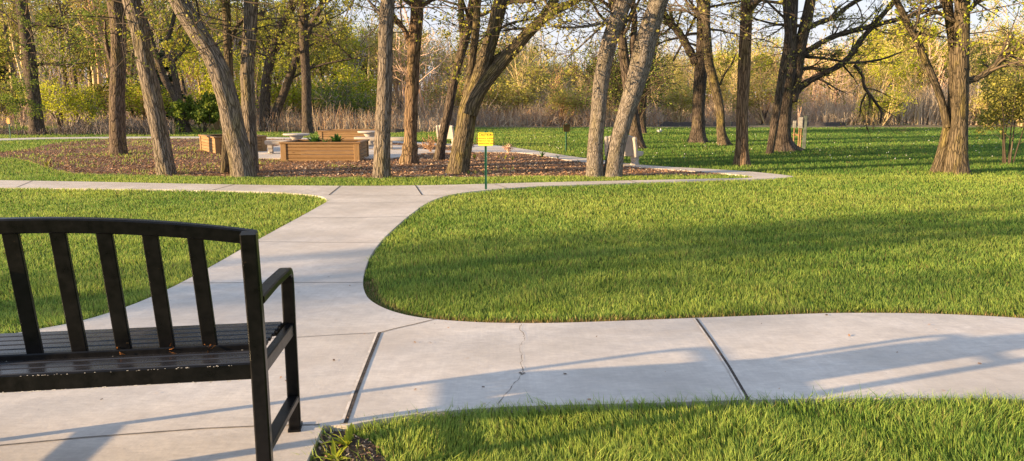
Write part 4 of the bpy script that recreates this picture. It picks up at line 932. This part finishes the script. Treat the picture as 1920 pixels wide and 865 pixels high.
brush('reeds', 'tall dry tan reeds behind the planters', 4600, (470, 830), (33.5, 39), (.25, 1.25), ['twig_tan', 'twig_grey', 'twig_rust'], .34, .014, 21, twigs=1)
brush('reeds', 'dry golden reeds on the left slope behind the trunks', 5500, (-80, 470), (38, 50), (.5, 1.2), ['twig_tan', 'twig_peach'], .2, .016, 22, twigs=1)
brush('brush', 'tangled grey brown brush along the edge of the pond', 5500, (780, 1240), (41, 47), (.5, 1.9), ['twig_grey', 'twig_tan', 'twig_rust'], .65, .016, 23, twigs=3)
brush('brush', 'dry pinkish brush along the far edge of the lawn', 8500, (1200, 2100), (44.5, 51), (.5, 1.9), ['twig_tan', 'twig_peach', 'twig_tan', 'twig_grey'], .35, .016, 24, twigs=3)
brush('brush', 'purple grey brush beside the back walk on the left', 3500, (-120, 330), (30.6, 33.5), (.3, .85), ['twig_grey', 'twig_dark'], .4, .012, 25, twigs=3)
brush('reeds', 'tall pale dry reeds in the right wood', 2600, (1540, 1830), (44, 47), (.9, 2.3), ['twig_tan'], .12, .03, 31, twigs=1)
brush('brush', 'rusty undergrowth deep in the wood', 15000, (-200, 2150), (49, 70), (.8, 4.6), ['twig_gold', 'twig_rust', 'twig_gold', 'twig_grey'], .28, .024, 26, twigs=3)
brush('brush', 'dark tangled undergrowth below the left wood', 3500, (330, 720), (40, 48), (.8, 2.4), ['twig_dark', 'twig_grey'], .4, .016, 27, twigs=3)

# trees to the left, outside the picture, that throw the long streaks of shade over the lawn
OFFP = dict(HERO); OFFP.update(n=[6, 4, 0, 0], max=2, leaves=4, rmin=.01, spread=.14, floor=1.0)
def shade_tree(label, x, y, hgt, seed, n=9, size=.12, zmin=2.6):
    random.seed(seed); root = empty('tree', (x, y, 0), label, 'tree', 'trees left of the lawn'); t = MB(); pts = []; p = np.array([0, 0, -.05])
    for k in range(14):
        pts.append(p.copy()); p = p + np.array([random.gauss(0, .06), random.gauss(0, .06), hgt / 14])
    t.trunk([tuple(q) for q in pts], [.2 * (1 - .06 * k) for k in range(14)], 14, seed, .35); t.build('trunk', M['bark_brown'], root, True)
    b = MB(); lv = []
    for j in range(n):
        h = random.uniform(zmin, hgt * .95); a = random.uniform(0, 6.28); i = min(13, int(h / hgt * 14)); q = pts[i]
        grow(b, lv, (q[0], q[1], h), (math.cos(a) * .8, math.sin(a) * .8, .45), random.uniform(1.5, 3.2), .05, 0, OFFP)
    leaf_add(b, lv, size, 1); b.build('crown', [M['twig_dark'], M['leaf_fresh']], root)
for i, (x, y, h) in enumerate([(-21, -1.6, 7.5), (-27, -4.5, 7.5), (-34, -5.6, 9)]):
    shade_tree('tree on the lawn left of the bench, %s from the walk' % ordinal(i), x, y, h, 900 + i)

# ------------------------------------------------------------------ bench
def make_bench():
    F = Vector(at(554, 818)); F.z = ZC; ang = R(9.0)
    root = empty('park_bench', F, 'black painted metal slat bench with arched back, seen from behind at lower left', 'bench', None, ang)
    LB = 1.50                                   # local: x from -LB (left end) to 0, y 0 = front legs, negative towards the camera
    sk = -.04
    bm_ = M['black']
    for ex, sx in ((0, 0), (-LB, 0)):
        s_ = MB()                               # arm and front leg: one bent flat tube
        path = [(ex + sk * .9, -.47, .668), (ex + sk * .5, -.25, .672), (ex, -.075, .674), (ex, -.035, .667), (ex, -.012, .648), (ex, 0, .615), (ex, .002, .3), (ex, .004, .008)]
        s_.sweep(path, chamfer(.048, .03, .005), (1, 0, 0)); s_.build('arm', bm_, root)
        s_ = MB(); s_.bar((ex, .012, .0), (ex, .012, .010), .05, .085, (0, 1, 0), .002); s_.build('foot_plate', bm_, root)
        s_ = MB()
        s_.sweep([(ex + sk, -.475, .0), (ex + sk, -.478, .40), (ex + sk, -.49, .62), (ex + sk, -.525, .905)], chamfer(.05, .05, .005), (1, 0, 0)); s_.build('rear_post', bm_, root)
        s_ = MB(); s_.bar((ex + sk, -.47, 0), (ex + sk, -.47, .009), .08, .08, (0, 1, 0), .002); s_.build('foot_plate', bm_, root)
        s_ = MB(); s_.bar((ex, -.016, .135), (ex + sk, -.452, .135), .045, .028, (0, 0, 1), .004); s_.build('stretcher', bm_, root)
        s_ = MB(); s_.bar((ex - (.0), -.012, .425), (ex + sk, -.452, .425), .032, .05, (0, 0, 1), .004); s_.build('seat_rail', bm_, root)
    x0, x1 = -LB - .0, 0.0
    n = 9
    for i in range(n):
        y = -.03 - i * (.43 / (n - 1)); xo = sk * (-y / .48)
        if i == 5: continue                      # the back frame stands here
        s_ = MB(); s_.bar((-LB + xo + .027, y, .452), (xo - .027, y, .452), .044, .016, (0, 0, 1), .003); s_.build('seat_slat', M['slat'], root)
    s_ = MB(); s_.bar((-LB + sk + .026, -.478, .428), (sk - .026, -.478, .428), .022, .056, (0, 0, 1), .003); s_.build('seat_apron', bm_, root)
    s_ = MB(); s_.bar((-LB + .024, .0, .425), (-.024, .0, .425), .022, .05, (0, 0, 1), .003); s_.build('seat_apron', bm_, root)
    # reclined back frame
    yb, yt, zb, zt = -.335, -.38, .466, .876
    def bk(x, f): return (x + sk * .75, yb + (yt - yb) * f, zb + (zt - zb) * f)
    xr, xl = -.045, -LB + .045
    s_ = MB(); s_.bar(bk(xl, 0), bk(xr, 0), .03, .03, (0, 0, 1), .004); s_.build('lower_rail', bm_, root)
    for x in (xr, xl):
        s_ = MB(); s_.bar(bk(x, .02), bk(x, .97), .022, .03, (0, -1, .4), .003); s_.build('back_upright', bm_, root)
    s_ = MB(); pts = []
    for i in range(25):
        t = i / 24; x = xl - .03 + (xr + .03 - xl + .03) * t; rise = .066 * (1 - (2 * t - 1) ** 2); p = bk(x, .97 + rise / .44); pts.append(p)
    up = Vector((0, yt - yb, zt - zb)).normalized(); nrm = Vector((1, 0, 0)).cross(up)
    s_.sweep(pts, chamfer(.03, .05, .005), tuple(nrm)); s_.build('top_rail', bm_, root)
    ns = 10
    for i in range(ns):
        t = (i + .5) / ns; x = xl + (xr - xl) * t - .094; tt = (x - xl) / (xr - xl); rise = .066 * (1 - (2 * tt - 1) ** 2)
        s_ = MB(); p0 = Vector(bk(x + .014, .02)); p1 = Vector(bk(x, .93 + rise / .44))
        s_.sweep([p0, p1], chamfer(.018, .05, .003), tuple(nrm)); o = s_.build('back_slat', bm_, root)
        if i in (7, 8, 9):
            rb = MB(); random.seed(i)
            for k in range(12 if i == 8 else 4):
                c = p0 + Vector((random.gauss(.004, .018), random.uniform(-.022, .012), random.uniform(-.012, .022) * (1.2 if i == 8 else .7))); q = random.uniform(.003, .008)
                pts_ = [tuple(c + Vector((random.gauss(0, q), random.gauss(0, q), random.gauss(0, q)))) for _ in range(4)]
                rb.add(pts_, [(0, 1, 2), (0, 2, 3), (0, 3, 1), (1, 3, 2)])
            tag(rb.build('rust_patch', M['rust'], o), kind='stuff')
    fb = MB(); random.seed(3)
    for k in range(300):                          # chipped dusty paint along the welds and lower edges
        x = random.uniform(-LB + .05, -.06)
        if k % 3 == 0: c = Vector((x + sk, -.490, .4005 + random.gauss(0, .0008)))
        elif k % 3 == 1: c = Vector(bk(x, 0)) + Vector((0, -.0165, -.012 + random.gauss(0, .003)))
        else: c = Vector((x + sk, -.4895, .453 + random.gauss(0, .001)))
        q = random.uniform(.0008, .0022) * (.6 if k % 3 == 2 else 1); l_ = q * random.uniform(1, 4)
        fb.add([tuple(c + Vector((-l_, -.0006, -q))), tuple(c + Vector((l_, -.0006, -q * .5))), tuple(c + Vector((l_ * .6, -.0006, q))), tuple(c + Vector((-l_ * .8, -.0006, q * .7)))], [(0, 1, 2, 3)])
    tag(fb.build('paint_chips', M['flake'], root), kind='stuff')
make_bench()

# ------------------------------------------------------------------ planters
def planter(label, loc, rz, wd, dp, ht, plant=0):
    root = empty('raised_planter', loc, label, 'planter', 'wooden raised planters', rz)
    nb = 5; bh = (ht - .03) / nb
    for name_, p0, p1 in (('front_wall', (.05, .03), (wd - .05, .03)), ('back_wall', (.05, dp - .03), (wd - .05, dp - .03)), ('side_wall', (.03, .05), (.03, dp - .05)), ('side_wall', (wd - .03, .05), (wd - .03, dp - .05))):
        b = MB()
        for k in range(nb):
            z = bh * (k + .5); b.bar((p0[0], p0[1], z), (p1[0], p1[1], z), .04, bh - .007, (0, 0, 1), .005, 0, random.random())
        b.build(name_, M['wood'], root)
    for x, y in ((.05, .04), (wd - .05, .04), (.05, dp - .04), (wd - .05, dp - .04)):
        b = MB(); b.bar((x, y, -.02), (x, y, ht - .032), .125, .095, (0, 1, 0), .006, 0, .2); b.build('corner_post', M['wood'], root)
    b = MB(); z = ht - .014; c = .05
    b.bar((-.035, .03, z), (wd + .035, .03, z), .12, .035, (0, 0, 1), .006, 0, .7); b.bar((-.035, dp - .03, z), (wd + .035, dp - .03, z), .12, .035, (0, 0, 1), .006, 0, .8)
    b.bar((.03, .092, z), (.03, dp - .092, z), .12, .035, (0, 0, 1), .006, 0, .7); b.bar((wd - .03, .092, z), (wd - .03, dp - .092, z), .12, .035, (0, 0, 1), .006, 0, .75)
    b.build('cap_rail', M['wood'], root)
    b = MB(); N = 12; vs = []; 
    for i in range(N + 1):
        for j in range(N + 1): vs.append((.06 + (wd - .12) * i / N, .06 + (dp - .12) * j / N, ht - .11 + .03 * mnoise.noise((i * .7, j * .7, wd * 9))))
    b.add(vs, [(i * (N + 1) + j, (i + 1) * (N + 1) + j, (i + 1) * (N + 1) + j + 1, i * (N + 1) + j + 1) for i in range(N) for j in range(N)]); b.build('soil', M['soil'], root, True)
    return root
A, B = at(528, 304), at(673, 304)
P1 = planter('golden brown wooden raised planter at the front of the patio, green plants inside', A, R(1.5), B[0] - A[0], 1.3, .44)
A2 = at(598, 271)
planter('wooden raised planter at the back of the patio, partly hidden by the front planter', A2, R(-1), 2.0, 1.25, .43)
A3 = at(405, 289.5)
planter('wooden raised planter set at an angle on the left, behind the bent thick trunk', A3, R(34), 1.3, 1.75, .44)

def leafy_plant(name, label, loc, hgt, n, mat, seed, wid=.35, cat='plant', arch=.7, group=None):
    random.seed(seed); b = MB()
    for i in range(n):
        a = random.uniform(0, 6.28); L = hgt * random.uniform(.7, 1.15); t = random.uniform(.15, arch); prev = None; W_ = L * wid * .5
        pts = [];
        for k in range(5):
            f = k / 4; r = L * (f * math.sin(t) + .25 * f * f); z = L * f * math.cos(t) - L * .35 * t * f ** 3
            ww = W_ * math.sin(math.pi * min(.97, .12 + f * .88)); c, s_ = math.cos(a), math.sin(a)
            pts.append((c * r - s_ * ww, s_ * r + c * ww, z)); pts.append((c * r, s_ * r, z - ww * .3)); pts.append((c * r + s_ * ww, s_ * r - c * ww, z))
        fs = []
        for k in range(4):
            fs += [(3 * k, 3 * k + 1, 3 * k + 4, 3 * k + 3), (3 * k + 1, 3 * k + 2, 3 * k + 5, 3 * k + 4)]
        b.add(pts, fs, 0, None, random.random())
    o = b.build(name, M[mat]); o.location = loc; tag(o, label, cat, group); return o
for i, (u, lab) in enumerate([(589, 'left clump of broad green leaves growing in the front planter'), (631, 'right clump of broad green leaves growing in the front planter')]):
    p = px(u, 264, A[1] + .55); leafy_plant('plant', lab, (p[0], p[1], .36), .25, 46, 'leaf_tulip', 70 + i, .32, arch=.9)
    
p = px(610, 266, A[1] + .45); leafy_plant('plant', 'low thin sprouts between the two green clumps in the front planter', (p[0], p[1], .36), .18, 14, 'leaf_tulip', 75, .2)
leafy_plant('weed', 'yellow green broad leafed weed at the corner of the bare dirt', (*at(652, 838)[:2], .005), .085, 16, 'leaf_lime', 81, .24, 'weed', 1.25)
leafy_plant('weed', 'smaller weed with long leaves beside the bench pad at the picture bottom', (*at(628, 868)[:2], .005), .08, 9, 'leaf_lime', 82, .2, 'weed', 1.2)
for i, (u, v, h, n, m, lab) in enumerate([(1016, 297, .22, 16, 'leaf_tulip', 'dark green spiky clump at the edge of the mulch by the return walk'), (1046, 299, .12, 9, 'leaf_tulip', 'small green sprout by the return walk, right of the spiky clump'), (961, 302, .12, 12, 'leaf_lime', 'yellow green bulb shoots in the mulch right of the caution sign'), (947, 300, .12, 10, 'leaf_lime', 'yellow green bulb shoots in the mulch just left of the other shoots'), (935, 298, .1, 8, 'leaf_lime', 'leftmost short green shoots behind the caution sign'), (890, 299, .13, 16, 'leaf_lime', 'low yellow green clump in the mulch left of the caution sign'), (1085, 306, .08, 7, 'leaf_tulip', 'tiny green sprout in the mulch left of the twin grey trunks'), (88, 316, .2, 8, 'leaf_olive', 'pale dry weed at the left edge of the mulch')]):
    leafy_plant('plant', lab, (*at(u, v)[:2], .012), h, n, m, 90 + i, .12, arch=.5)
SM = dict(HERO); SM.update(n=[5, 3, 0, 0], max=1, leaves=5, floor=.03, seg=[.08, .06, .05, .05], rmin=.003, spread=.012, up=[.02, 0, 0, 0])
for i, (u, v, h, lab, tw) in enumerate([(808, 287, .4, 'small rusty brown bush at the edge of the patio', 'twig_rust'), (876, 287, .36, 'small rusty brown bush behind the forked leaning trunk', 'twig_rust'), (953, 287, .2, 'low dried flower clump beside the return walk', 'twig_peach')]):
    random.seed(700 + i); x, y, _ = at(u, v); b = MB(); lv = []
    for k in range(16):
        a = random.uniform(0, 6.28); t = random.uniform(.1, .8); grow(b, lv, (0, 0, 0), tuple(Vector((math.cos(a) * t, math.sin(a) * t, 1)).normalized()), h * random.uniform(.7, 1.1), .006, 0, SM)
    leaf_add(b, lv, .03, 1); o = b.build('shrub', [M[tw], M[tw]]); o.location = (x, y, .01); tag(o, lab, 'shrub')

# ------------------------------------------------------------------ stone furniture
def stone_table(label, loc, dia, ht):
    root = empty('stone_table', loc, label, 'table', 'round stone garden tables'); r = dia / 2
    b = MB(); b.lathe([(.02, ht - .06), (r * .82, ht - .06), (r * .95, ht - .045), (r, ht - .03), (r * .985, ht - .01), (r * .95, ht), (.02, ht)], seg=40); b.build('table_top', M['stone'], root)
    b = MB(); b.lathe([(.02, 0), (r * .52, 0), (r * .52, .05), (r * .36, .08), (r * .27, .16), (r * .34, ht * .62), (r * .5, ht - .09), (r * .5, ht - .062), (.02, ht - .062)], seg=28); b.build('pedestal', M['stone'], root); return root
x, y, _ = at(557, 281); stone_table('round pale stone table behind the left end of the front planter', (x, y, ZC + .004), .74, .42)
x, y, _ = at(694, 276); stone_table('round pale stone table half hidden behind the straight lichen trunk', (x, y, ZC + .004), .72, .44)
def scroll(w_, h_):                               # carved hourglass leg outline
    pts = []
    for i in range(13):
        f = i / 12; k = .62 + .38 * abs(2 * f - 1) ** 1.3 + .1 * math.sin(f * 12.5); pts.append((w_ / 2 * k, h_ * f))
    return pts + [(-a, b_) for a, b_ in reversed(pts)]
def stone_bench(label, loc, rz, L=.95, dp=.34, ht=.36, curve=.0, back=False, group='cast stone garden benches'):
    root = empty('stone_bench', loc, label, 'bench', group, rz); b = MB()
    n = 10; top = []; 
    out_ = [(-L / 2 + L * i / n, -dp / 2 + curve * (1 - (2 * i / n - 1) ** 2)) for i in range(n + 1)] + [(L / 2 - L * i / n, dp / 2 + curve * (1 - (2 * i / n - 1) ** 2)) for i in range(n + 1)]
    b.prism(out_, (0, 0, ht - .035), (1, 0, 0), (0, 1, 0), .07); b.prism([(a * .96, c * .93) for a, c in out_], (0, 0, ht - .082), (1, 0, 0), (0, 1, 0), .022); b.build('seat', M['stone'], root)
    for s_ in (-1, 1):
        b = MB(); b.prism(scroll(dp * .8, ht - .094), (s_ * L * .33, curve * .5, 0), (0, 1, 0), (0, 0, 1), .11)
        b.lathe([(.01, -.012), (.05, -.012), (.05, .012), (.01, .012)], (s_ * L * .33, curve * .5 - dp * .3, .04), 12); b.build('leg', M['stone'], root)
    if back:
        b = MB(); out = [(-L / 2 + .02, 0), (L / 2 - .02, 0), (L / 2 - .06, .30), (L / 2 - .16, .335), (0, .36), (-L / 2 + .16, .335), (-L / 2 + .06, .30)]
        b.prism(out, (0, -dp / 2 + .02, ht + .0), (1, 0, 0), (0, -.22, 1), .06); b.build('backrest', M['stone'], root)
        for s_ in (-1, 1):
            b = MB(); b.sweep([(s_ * L * .44, -dp / 2 + .0, ht - .1), (s_ * L * .44, -dp / 2 - .03, ht + .1), (s_ * L * .43, -dp / 2 - .06, ht + .25)], chamfer(.075, .08, .02), (1, 0, 0))
            b.lathe([(.005, -.05), (.04, -.035), (.05, 0), (.04, .035), (.005, .05)], (s_ * L * .43, -dp / 2 - .065, ht + .27), 12); b.build('back_pillar', M['stone'], root)
    return root
x, y, _ = at(523, 290.5); stone_bench('low curved stone bench at the left end of the front planter, carved legs', (x, y, ZC + .004), R(8), .62, .34, .33, .05)
x, y, _ = at(691, 281.5); stone_bench('low curved stone bench right of the front planter, behind the lichen trunk', (x, y, ZC + .004), R(-4), .72, .34, .33, -.05)
x, y, _ = at(748, 282); stone_bench('low stone bench beside the knobbly orange trunk on the patio', (x, y, ZC + .004), R(6), .7, .34, .33, -.05)
x, y, _ = at(1171, 311); stone_bench('stone bench with a sunlit backrest behind the twin grey trunks', (x, y + .1, .012), R(-30), .74, .34, .29, 0, True)
x, y, _ = at(842, 273.5); stone_bench('stone bench with a pale backrest far behind the slender curving trunk', (x, y, .012), R(-28), .62, .34, .3, 0, True)

# ------------------------------------------------------------------ signs
def text_mesh(body, size, mat, name, parent, loc, bold=0.0):
    cu = bpy.data.curves.new(name, 'FONT'); cu.body = body; cu.size = size; cu.align_x = 'CENTER'; cu.align_y = 'CENTER'; cu.offset = bold; cu.resolution_u = 3
    o = bpy.data.objects.new(name, cu); COL.objects.link(o); dg = bpy.context.evaluated_depsgraph_get(); me = bpy.data.meshes.new_from_object(o.evaluated_get(dg)); bpy.data.objects.remove(o)
    me.materials.clear(); me.materials.append(mat); q = link_mesh(me, name, parent); q.rotation_euler = (math.pi / 2, 0, 0); q.location = loc; return q
def rrect(w_, h_, r, n=5):
    pts = []
    for cx, cy, a0 in ((w_ / 2 - r, h_ / 2 - r, 0), (-w_ / 2 + r, h_ / 2 - r, 90), (-w_ / 2 + r, -h_ / 2 + r, 180), (w_ / 2 - r, -h_ / 2 + r, 270)):
        for i in range(n + 1): a = R(a0 + 90 * i / n); pts.append((cx + r * math.cos(a), cy + r * math.sin(a)))
    return pts
def caution_sign(label, loc, rz, ht, sw, sh, face='sign_yellow'):
    root = empty('caution_sign', loc, label, 'sign', 'caution signs on green posts', rz)
    b = MB(); pr = [(-.017, -.01), (-.01, -.01), (-.007, .006), (.007, .006), (.01, -.01), (.017, -.01), (.017, -.005), (.012, -.005), (.01, .012), (-.01, .012), (-.012, -.005), (-.017, -.005)]
    b.prism([(a, c) for a, c in pr], (0, .018, ht / 2 - .05), (1, 0, 0), (0, 1, 0), ht + .1); b.build('post', M['sign_green'], root)
    zc = ht - .02 - sh / 2
    b = MB(); b.prism(rrect(sw, sh, .02), (0, 0, zc), (1, 0, 0), (0, 0, 1), .004); pn = b.build('panel', M[face], root)
    b = MB(); band = rrect(sw * .9, sh * .26, .012); inner = rrect(sw * .9 - .008, sh * .26 - .008, .009); m = len(band); z1 = zc + sh * .33
    vs = [(a, -.0042, z1 + c) for a, c in band] + [(a, -.0042, z1 + c) for a, c in inner]; b.add(vs, [(j, (j + 1) % m, m + (j + 1) % m, m + j) for j in range(m)]); b.build('border', M['sign_band'], pn)
    text_mesh('CAUTION', sh * .235, M['sign_band'], 'lettering', pn, (0, -.0045, z1), .0006)
    for k, t in enumerate(['SIDEWALK SLIPPERY', 'WHEN ICY OR WET', 'CONDITIONS EXIST']):
        text_mesh(t, sh * .158, M['sign_ink'], 'lettering', pn, (0, -.0045, zc + sh * (.07 - .2 * k)), .0004)
    return root
x, y, _ = at(911, 359); caution_sign('yellow caution sign on a green post at the edge of the near lawn', (x, y, 0), R(-6), .905, .228, .198)
x, y, _ = at(1062, 285.5); caution_sign('shaded caution sign on a thin post beside the return walk', (x, y, 0), R(38), .76, .225, .2, 'sign_yellow_shaded')
x, y, _ = at(19, 261.5); caution_sign('small yellow caution sign by the back walk at the far left', (x, y, 0), R(-25), .78, .17, .2, 'sign_orange')

# ------------------------------------------------------------------ utility stand, silt fence, pole, flower clump
def utility():
    x, y, _ = at(1507, 280); root = empty('utility_stand', (x, y, 0), 'weathered post with two grey meter boxes and conduits behind the many stemmed tree', 'utility post', None, R(-20)); k = y / FPX
    b = MB(); b.bar((0, 0, -.05), (0, 0, 62 * k), .1, .1, (0, 1, 0), .008); b.build('post', M['post_wood'], root)
    b = MB(); b.bar((-.19, .07, 55 * k), (-.055, .07, 55 * k), .06, .016); b.bar((-.12, .0, 26 * k), (-.26, .0, 28 * k), .03, .03); b.build('crossbar', M['conduit'], root)
    for cx, z, w_, h_ in ((-.125, 49 * k, .125, 20 * k), (-.285, 46 * k, .1, 13 * k)):
        b = MB(); b.bar((cx, -.02, z - h_ / 2), (cx, -.02, z + h_ / 2), w_, .12, (0, 1, 0), .008); o = b.build('meter_box', M['box_grey'], root)
        b = MB(); b.bar((cx, -.087, z - h_ * .38), (cx, -.087, z + h_ * .38), w_ * .8, .012, (0, 1, 0), .003); b.build('door', M['box_grey'], o)
    for cx, z1 in ((-.1, 39 * k), (-.155, 39 * k), (-.285, 39 * k)):
        b = MB(); b.tube([(cx, -.02, -.03), (cx, -.02, z1)], [.019, .019], 10); b.build('conduit', M['conduit'], root, True)
    b = MB(); b.bar((-.33, .0, 27 * k), (-.05, .0, 24 * k), .03, .035); b.build('brace', M['conduit'], root)
utility()
def silt_fence(label, u0, u1, y0, y1, h):
    x0, x1 = (u0 - CX) / FPX * y0, (u1 - CX) / FPX * y1; n = max(4, int(abs(x1 - x0) / .5)); root = empty('silt_fence', (x0, y0, 0), label, 'fence'); b = MB(); vs = []; fs = []; st = []
    for i in range(n + 1):
        f = i / n; x = (x1 - x0) * f; y = (y1 - y0) * f + .06 * math.sin(i * 1.9); hh = h * (1 + .1 * math.sin(i * 2.3) + .08 * math.sin(i * .9))
        vs += [(x, y, -.05), (x, y, hh)]; st.append((x, y, hh))
        if i: fs.append((2 * i - 2, 2 * i, 2 * i + 1, 2 * i - 1))
    b.add(vs, fs); b.build('fabric', M['fabric_black'], root)
    for i in range(0, n + 1, 4):
        x, y, hh = st[i]; s_ = MB(); s_.bar((x, y - .025, -.1), (x, y - .025, hh + .1), .035, .035, (0, 1, 0), .004); s_.build('stake', M['post_wood'], root)
silt_fence('low black silt fence seen behind the planters and the lichen trunk', 600, 790, 32.5, 33.2, .16)
silt_fence('low black silt fence along the brush, behind the dark trunk with the left branch', 1232, 1400, 41.5, 42, .22)
silt_fence('low black silt fence right of the utility post', 1505, 1580, 42.2, 42.3, .2)
def light_pole():
    y = 118; x = (1646 - CX) / FPX * y; z0 = float(gz(np.array(x), np.array(y))); root = empty('light_pole', (x, y, z0), 'tall pale sports light pole far beyond the right wood', 'light pole'); b = MB(); b.tube([(0, 0, -.2), (0, 0, 17)], [.3, .22], 10); b.build('pole', M['pole_white'], root, True)
    for z in (13.4, 15.0):
        b = MB(); b.bar((-1.3, -.15, z), (1.3, -.15, z), .16, .16); b.build('crossarm', M['pole_white'], root)
        for k in (-1.1, -.4, .4, 1.1):
            b = MB(); b.lathe([(.05, -.2), (.3, -.15), (.34, .1), (.1, .3)], (k, -.3, z + .3), 10); b.build('lamp', M['pole_white'], root)
light_pole()
leafy_plant('flower_clump', 'small white flower clump on the far lawn behind the stone bench', (*at(1236, 249)[:2], 0), .2, 14, 'white_petal', 333, .4, 'flowers', .9)
